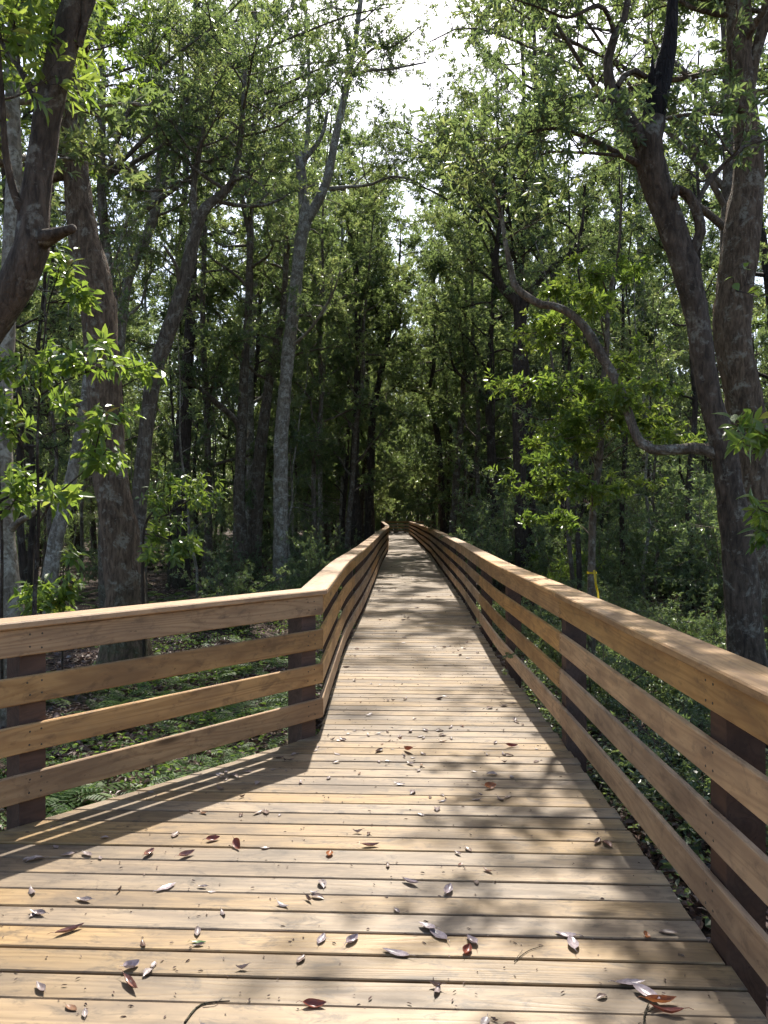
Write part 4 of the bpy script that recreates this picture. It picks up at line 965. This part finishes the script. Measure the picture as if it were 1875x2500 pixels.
def put_ferns(n, fx, fy, label, grp, smin, smax, gap=.17):
    c = 0; t = 0
    while c < n and t < 6000:
        t += 1; y = prng.uniform(*fy); x = fx(y)
        if x > XLdeck(y)-.22 and y < 70 and x < XR(y)+.3: continue
        if any((x-a)**2+(y-b)**2 < gap**2 for a, b in fs): continue
        fs.append((x, y))
        root = empty('fern', (x, y, float(ground_z(x, y))), label, 'fern', grp); root.rotation_euler = (0, 0, prng.uniform(0, 6.28)); sc = prng.uniform(smin, smax); root.scale = (sc,)*3
        a0 = prng.uniform(0, 6.28); nf = prng.randint(4, 7)
        for q in range(nf): link('frond', fronds[prng.randrange(7)], root, (0, 0, 0), (prng.gauss(0, .15), prng.gauss(0, .15), a0+q*6.283/nf+prng.gauss(0, .25)))
        c += 1
put_ferns(190, lambda y: XLdeck(y)-prng.uniform(.25, 2.4), (3.2, 11), 'green fern in the patch just behind the angled left railing', 'ferns behind the angled railing', .45, 1.0, .13)
put_ferns(120, lambda y: XLdeck(max(y, 6))-prng.uniform(.4, .4*y+1), (8, 22), 'fern on the shaded forest floor left of the boardwalk', 'ferns on the shaded floor at left', .7, 1.3, .3)
put_ferns(24, lambda y: XR(y)+prng.uniform(.4, 2.0), (6, 18), 'fern among the low shrubs outside the right railing', 'ferns outside the right railing', .6, 1.0, .3)

# ------------------------------------------------------------------ low leafy ground cover (stuff)
grng = np.random.default_rng(66)
def cover(name, n, xs, ys, L, hmax, label, mat, fmin=-.35):
    mb = MB(); f = np.sin(xs*2.1+ys*.7)+np.sin(ys*1.7-xs*1.1+1)+np.sin(xs*4.3+2)*np.sin(ys*3.7)+.6*grng.normal(0, 1, len(xs)); k = f > fmin
    xs, ys, f = xs[k], ys[k], f[k]; m = len(xs); h = hmax*np.clip(.25+.3*f, .1, 1)*grng.random(m)**.7
    P = np.column_stack((xs, ys, ground_z(xs, ys)+.02+h)); a = grng.uniform(0, 6.28, m)
    D = np.column_stack((np.cos(a), np.sin(a), grng.normal(.1, .35, m))); N = grng.normal(0, .45, (m, 3))+(0, 0, 1)
    g_ = grng.random(m) < .25; cones(mb, P[g_]-np.column_stack((D[g_][:, :2]*.05, h[g_]+.03)), P[g_], .002)
    leaves(mb, P, D, N, L*grng.uniform(.55, 1.2, m), L*.58*grng.uniform(.7, 1.2, m), grng, 'hex', np.clip(.4+.2*f+grng.normal(0, .2, m), 0, 1), .2, .15)
    tag(link(name, mb.mesh(name, mat)), label, 'ground cover', kind='stuff')
n = 26000; ys = 3.6+grng.random(n)*13; cover('ground_ivy', n, XR(ys)+.28+grng.random(n)**1.3*3.8, ys, .055, .42, 'dense small-leaved ground cover outside the right railing', M['leaf_shrub'])
n = 15000; ys = 3.0+grng.random(n)*13; cover('ground_plants', n, np.array([XLdeck(v) for v in ys])-.2-grng.random(n)*4.5, ys, .05, .16, 'low leafy plants between the ferns behind the left railing', M['fern'], .35)
n = 14000; ys = 12+grng.random(n)*26; cover('floor_herbs', n, grng.uniform(-.5, .5, n)*ys, ys, .09, .35, 'low herbs over the shaded forest floor', M['leaf_shrub']) if False else None

# ------------------------------------------------------------------ leaf litter and sticks on the ground (stuff)
lrng = np.random.default_rng(55); lit = MB()
def litter(n, xs, ys, L):
    z = ground_z(xs, ys)+lrng.uniform(.004, .035, n)
    a = lrng.uniform(0, 6.28, n); D = np.column_stack((np.cos(a), np.sin(a), lrng.normal(0, .25, n))); N = lrng.normal(0, .35, (n, 3))+(0, 0, 1)
    leaves(lit, np.column_stack((xs, ys, z)), D, N, L*lrng.uniform(.6, 1.2, n), L*.45*lrng.uniform(.7, 1.2, n), lrng, 'hex', lrng.random(n)**1.3, .3, .2)
n = 9000; ys = lrng.uniform(1.5, 11, n); litter(n, XR(ys)+lrng.uniform(-.1, 3.2, n)*lrng.random(n)**.5, ys, .085)
n = 11000; ys = lrng.uniform(2.5, 13, n); litter(n, np.array([XLdeck(v) for v in ys])+.1-lrng.uniform(0, 4.0, n), ys, .085)
n = 9000; ys = lrng.uniform(9, 32, n); litter(n, lrng.uniform(-.5, .45, n)*ys, ys, .11)
o = link('leaf_litter', lit.mesh('leaf_litter', M['litter'])); tag(o, 'dry brown leaf litter over the forest floor', 'leaf litter', kind='stuff')
for k in range(26):
    side = -1 if k < 19 else 1
    y = prng.uniform(5.5, 18) if side < 0 else prng.uniform(4, 14); x = (XLdeck(y)-prng.uniform(.5, 4.5)) if side < 0 else XR(y)+prng.uniform(.5, 3)
    mb = MB(); r_ = np.random.default_rng(600+k); L = prng.uniform(.5, 1.8); q = limb(r_, (0, 0, 0), (math.cos(k*2.1), math.sin(k*2.1), .02), L, 7, .14, 0); q[:, 2] = np.abs(q[:, 2])*.3+.02
    rr = prng.uniform(.008, .022); tube(mb, q, np.linspace(rr, rr*.4, 8), 6, .08, r_); e = limb(r_, q[4], (math.cos(k*2.1+.8), math.sin(k*2.1+.8), .1), L*.35, 4, .15, 0); tube(mb, e, np.linspace(rr*.5, rr*.2, 5), 4)
    tag(link('fallen_branch', mb.mesh('fallen_branch', M['bark_dark'], True), None, (x, y, float(ground_z(x, y)))), 'dead fallen branch on the forest floor %s of the boardwalk' % ('left' if side < 0 else 'right'), 'branch', 'fallen branches on the %s' % ('left' if side < 0 else 'right'))

# ------------------------------------------------------------------ fallen leaves and twigs on the deck
def dry_leaf(seed, L, Wd, curl, cup, twist, mat, stalk=.25):
    rng = np.random.default_rng(seed); n = 9; t = np.linspace(0, 1, n); w = Wd*np.sin(np.pi*np.clip(t, 0, 1)**.85)**.8*.5; w[0] = w[-1] = .0008
    x = L*(t-.5); z = curl*L*(t-.5)**2*2; V = []
    for i in range(n):
        tw = twist*(t[i]-.5)
        for s in (-1, -.5, 0, .5, 1):
            yy = w[i]*s*math.cos(cup*abs(s)*.8); zz = w[i]*cup*s*s*.9
            V.append((x[i], yy*math.cos(tw)-zz*math.sin(tw), z[i]+yy*math.sin(tw)+zz*math.cos(tw)+rng.normal(0, .0007)))
    f = [(i*5+s, i*5+s+1, i*5+s+6, i*5+s+5) for i in range(n-1) for s in range(4)]
    V = np.array(V); mb = MB(); mb.add(V, [np.array(f)])
    q = np.array([V[2], V[2]+(-L*stalk*.5, .002, .004), V[2]+(-L*stalk, .006*rng.normal(), .002)]); tube(mb, q, np.array((.0012, .001, .0008)), 4)
    allV = np.concatenate(mb.V); zmin = allV[:, 2].min(); mb.V = [v-(0, 0, zmin-.0006) for v in mb.V]
    return mb.mesh('fallen_leaf', mat, True)
kinds = [dry_leaf(401, .072, .036, .12, .35, .3, M['dead']), dry_leaf(402, .088, .038, .3, .7, .6, M['dead']), dry_leaf(403, .06, .03, .06, .2, .15, M['dead']), dry_leaf(404, .08, .042, -.12, .5, -.4, M['dead']),
         dry_leaf(405, .05, .022, .7, 1.2, 1.2, M['dead']), dry_leaf(406, .07, .03, .2, -.6, .5, M['dead'])]
ls = []
c = 0
while c < 290:
    u = prng.random(); y = 2.35+(u**1.15)*3.6 if c < 140 else 5.5+(u**1.3)*19; xl = max(XLdeck(y)+.05, -.5*y); x = prng.uniform(xl, float(XR(y))-.05)
    if prng.random() < .3 and ls: x, y = ls[-1][0]+prng.gauss(0, .07), ls[-1][1]+prng.gauss(0, .06)
    if not (xl < x < XR(y)-.03): continue
    ls.append((x, y))
    near = 'near' if y < 6 else 'farther along the boardwalk'
    lab = 'small dry leaf fallen on the near deck planks' if y < 6 else 'small dry leaf fallen on the deck farther along the boardwalk'
    o = link('fallen_leaf', kinds[prng.randrange(6)], None, (x, y, .003), (prng.gauss(0, .05), prng.gauss(0, .04), prng.uniform(0, 6.28)))
    sc = prng.uniform(.45, 1.0)*(1 if y < 6 else 1.15); o.scale = (sc, sc, sc); fr = (x-XLdeck(max(y, 5.8)))/1.75; sd = 'towards the left railing' if fr < .3 else 'along the middle' if fr < .7 else 'towards the right railing'; tag(o, lab+', '+sd, 'leaf', ('fallen leaves on the near deck, ' if y < 6 else 'fallen leaves on the farther deck, ')+sd); c += 1
def spot_leaf(xD, yD, L, Wd, curl, cup, tw, mat, rz, label, tilt=(0, 0), seed=1, lift=.003):
    p = onfloor(xD*1.1302, yD*1.1302)
    o = link('fallen_leaf', dry_leaf(seed, L*.88, Wd*.9, curl*.8, cup*.8, tw, M[mat]), None, (p[0], p[1], lift), (tilt[0], tilt[1], rz)); tag(o, label, 'leaf')
spot_leaf(283, 2128, .13, .038, .35, 1.3, .5, 'dead_gloss', 2.3+math.pi, 'large curled glossy brown leaf near the bottom left', (0, 0), 11)
spot_leaf(283, 2090, .075, .05, .6, 1.0, 1.0, 'dead_grey', .9, 'pale crumpled leaf touching the large glossy one at bottom left', (.2, .1), 12)
spot_leaf(152, 2012, .125, .036, .3, 1.1, .4, 'dead_gloss', .7, 'long curled glossy brown leaf at the left of the near deck', (0, 0), 13)
spot_leaf(878, 1625, .12, .05, .6, .9, .8, 'dead_red', 2.2, 'dark red leaf standing on edge in the middle of the deck', (.9, .2), 14, .02)
spot_leaf(1058, 1702, .085, .06, .5, .6, .5, 'dead_orange', .3, 'orange-brown curled leaf right of the dark red one', (.5, 0), 15, .01)
spot_leaf(1104, 1614, .10, .045, .5, .9, .5, 'dead_red', .1, 'dark red curled leaf near the right railing shadow', (.4, .1), 16, .008)
spot_leaf(1236, 2042, .11, .05, .2, .5, .3, 'dead_grey', 1.5, 'grey-purple leaf topping the pile by the right railing', (.1, 0), 17, .008)
spot_leaf(1222, 2022, .10, .04, .3, .5, .3, 'dead_grey', 2.6, 'grey-purple leaf under the pile by the right railing', (0, .1), 18)
spot_leaf(1395, 2150, .12, .05, .2, .5, .4, 'dead_grey', -.9, 'large grey leaf in the clump at bottom right', (.15, 0), 19, .01)
spot_leaf(1360, 2125, .12, .04, .2, .5, .3, 'dead_grey', .1, 'long grey leaf at the upper side of the clump at bottom right', (0, 0), 20)
spot_leaf(1425, 2168, .13, .045, .4, 1.1, .5, 'dead_orange', .2, 'long brown curled leaf in the clump at bottom right', (0, .1), 21, .006)
spot_leaf(1440, 2190, .12, .04, .5, .9, .6, 'dead_red', 2.9, 'reddish leaf at the lower side of the clump at bottom right', (.3, 0), 22, .006)
spot_leaf(968, 1925, .11, .048, .3, .8, .3, 'dead_grey', 1.3, 'grey cupped leaf in the shade right of centre', (.1, 0), 23)
spot_leaf(885, 1908, .10, .04, .4, .9, .4, 'dead_grey', 2.5, 'grey folded leaf at the edge of the shade near the centre', (.2, 0), 24)
spot_leaf(945, 2020, .125, .05, .2, .4, .3, 'dead_grey', 2.2, 'broad grey leaf flat on the deck right of the bottom centre', (0, 0), 25)
spot_leaf(922, 2006, .09, .045, .2, .4, .3, 'dead_grey', 2.5, 'smaller grey leaf overlapping the broad one near the bottom centre', (.1, 0), 26, .01)
spot_leaf(1008, 2055, .08, .045, .4, 1.0, .3, 'dead_red', 1.2, 'reddish cupped leaf right of the bottom centre', (.2, 0), 27)
spot_leaf(1018, 2035, .09, .05, .4, .9, .3, 'dead_grey', 1.9, 'pale crumpled leaf behind the reddish cupped one', (.2, .1), 28)
spot_leaf(695, 2030, .085, .036, .2, .5, .3, 'dead_grey', 1.35, 'slim grey leaf at the bottom centre left of the cupped pale leaf', (0, 0), 29)
spot_leaf(760, 2033, .085, .045, .4, 1.0, .3, 'dead_grey', 1.0, 'pale cupped leaf with a dark shadow at the bottom centre', (.2, 0), 30)
spot_leaf(360, 1918, .11, .042, .15, .3, .2, 'dead_grey', .9, 'pale flat leaf lying in the sun left of centre', (0, 0), 31)
spot_leaf(323, 1845, .09, .045, .4, 1.0, .3, 'dead_gloss', 1.3, 'cupped brown leaf at the head of the left leaf cluster', (.1, 0), 32)
spot_leaf(403, 1848, .10, .045, .4, 1.0, .3, 'dead_gloss', .8, 'upright brown leaf right of the left leaf cluster', (.3, 0), 33)
spot_leaf(712, 1845, .07, .04, .2, .6, .2, 'dead_orange', 1.5, 'small orange-brown leaf alone left of the tree shade', (.1, 0), 34)
spot_leaf(515, 1830, .09, .05, .3, .7, .3, 'dead_red', -1.0, 'dark red leaf standing up left of centre', (.8, .3), 35, .015)
spot_leaf(460, 1815, .08, .045, .4, .8, .3, 'dead_red', .5, 'round dark red leaf left of the upright red leaf', (.4, 0), 36, .006)
spot_leaf(1394, 2022, .05, .035, .3, .7, .2, 'dead_orange', 1.2, 'small orange leaf beside the right railing', (.5, 0), 37, .006)
spot_leaf(430, 2036, .06, .02, .1, .3, .2, 'green_leaf', .0, 'single small green leaf on the near deck', (0, 0), 38)
spot_leaf(680, 2172, .09, .04, .5, .9, .4, 'dead_red', .0, 'dark reddish leaf arched over a plank gap at the bottom', (.4, 0), 39, .004)
spot_leaf(800, 1828, .10, .035, .4, 1.0, .4, 'dead_gloss', .1, 'curled brown leaf in the sun just left of the shade', (0, 0), 40)
spot_leaf(855, 2060, .12, .04, .2, .4, .3, 'dead_grey', 2.7, 'long grey leaf at the bottom of the shade', (0, 0), 41)
def twig(name, ptsD, r, label, br=()):
    mb = MB(); P = np.array([onfloor(x*1.1302, y*1.1302, .006) for x, y in ptsD]); o0 = P[0].copy(); P2, rr = smooth_path(P-o0, np.linspace(r, r*.5, len(P)), .02); tube(mb, P2, rr, 6, .1, np.random.default_rng(2))
    for b in br:
        Q = np.array([onfloor(x*1.1302, y*1.1302, .008) for x, y in b])-o0; tube(mb, Q, np.linspace(r*.6, r*.3, len(Q)), 5)
    tag(link(name, mb.mesh(name, M['bark_dark'], True), None, o0), label, 'twig')
twig('twig', [(400, 2206), (425, 2175), (450, 2163), (497, 2160)], .004, 'thin forked dark twig at the bottom edge of the deck', [[(440, 2168), (465, 2166), (480, 2155)]])
twig('twig', [(1110, 2075), (1140, 2052), (1170, 2042)], .0018, 'brown pine needles lying right of the bottom centre', [[(1110, 2075), (1128, 2050)]])
twig('twig', [(1390, 2212), (1392, 2185), (1400, 2165)], .004, 'dark twig in the leaf clump at bottom right', [[(1392, 2185), (1420, 2172)]])


deb = MB(); dr = np.random.default_rng(88)
n = 1500; ys = 2.3+dr.random(n)**1.5*22; xs = np.array([max(XLdeck(v), -.52*v) for v in ys]); xs = xs+(XR(ys)-.02-xs)*dr.random(n)
a = dr.uniform(0, 6.28, n); D = np.column_stack((np.cos(a), np.sin(a), dr.uniform(0, .3, n)))
leaves(deb, np.column_stack((xs, ys, np.full(n, .004))), D, dr.normal(0, .3, (n, 3))+(0, 0, 1), dr.uniform(.006, .024, n), dr.uniform(.003, .008, n), dr, 'hex', dr.random(n)*.8, .3, .2)
o = link('leaf_crumbs', deb.mesh('leaf_crumbs', M['litter'])); tag(o, 'tiny crumbs of leaf and bark scattered over the deck', 'debris', kind='stuff')
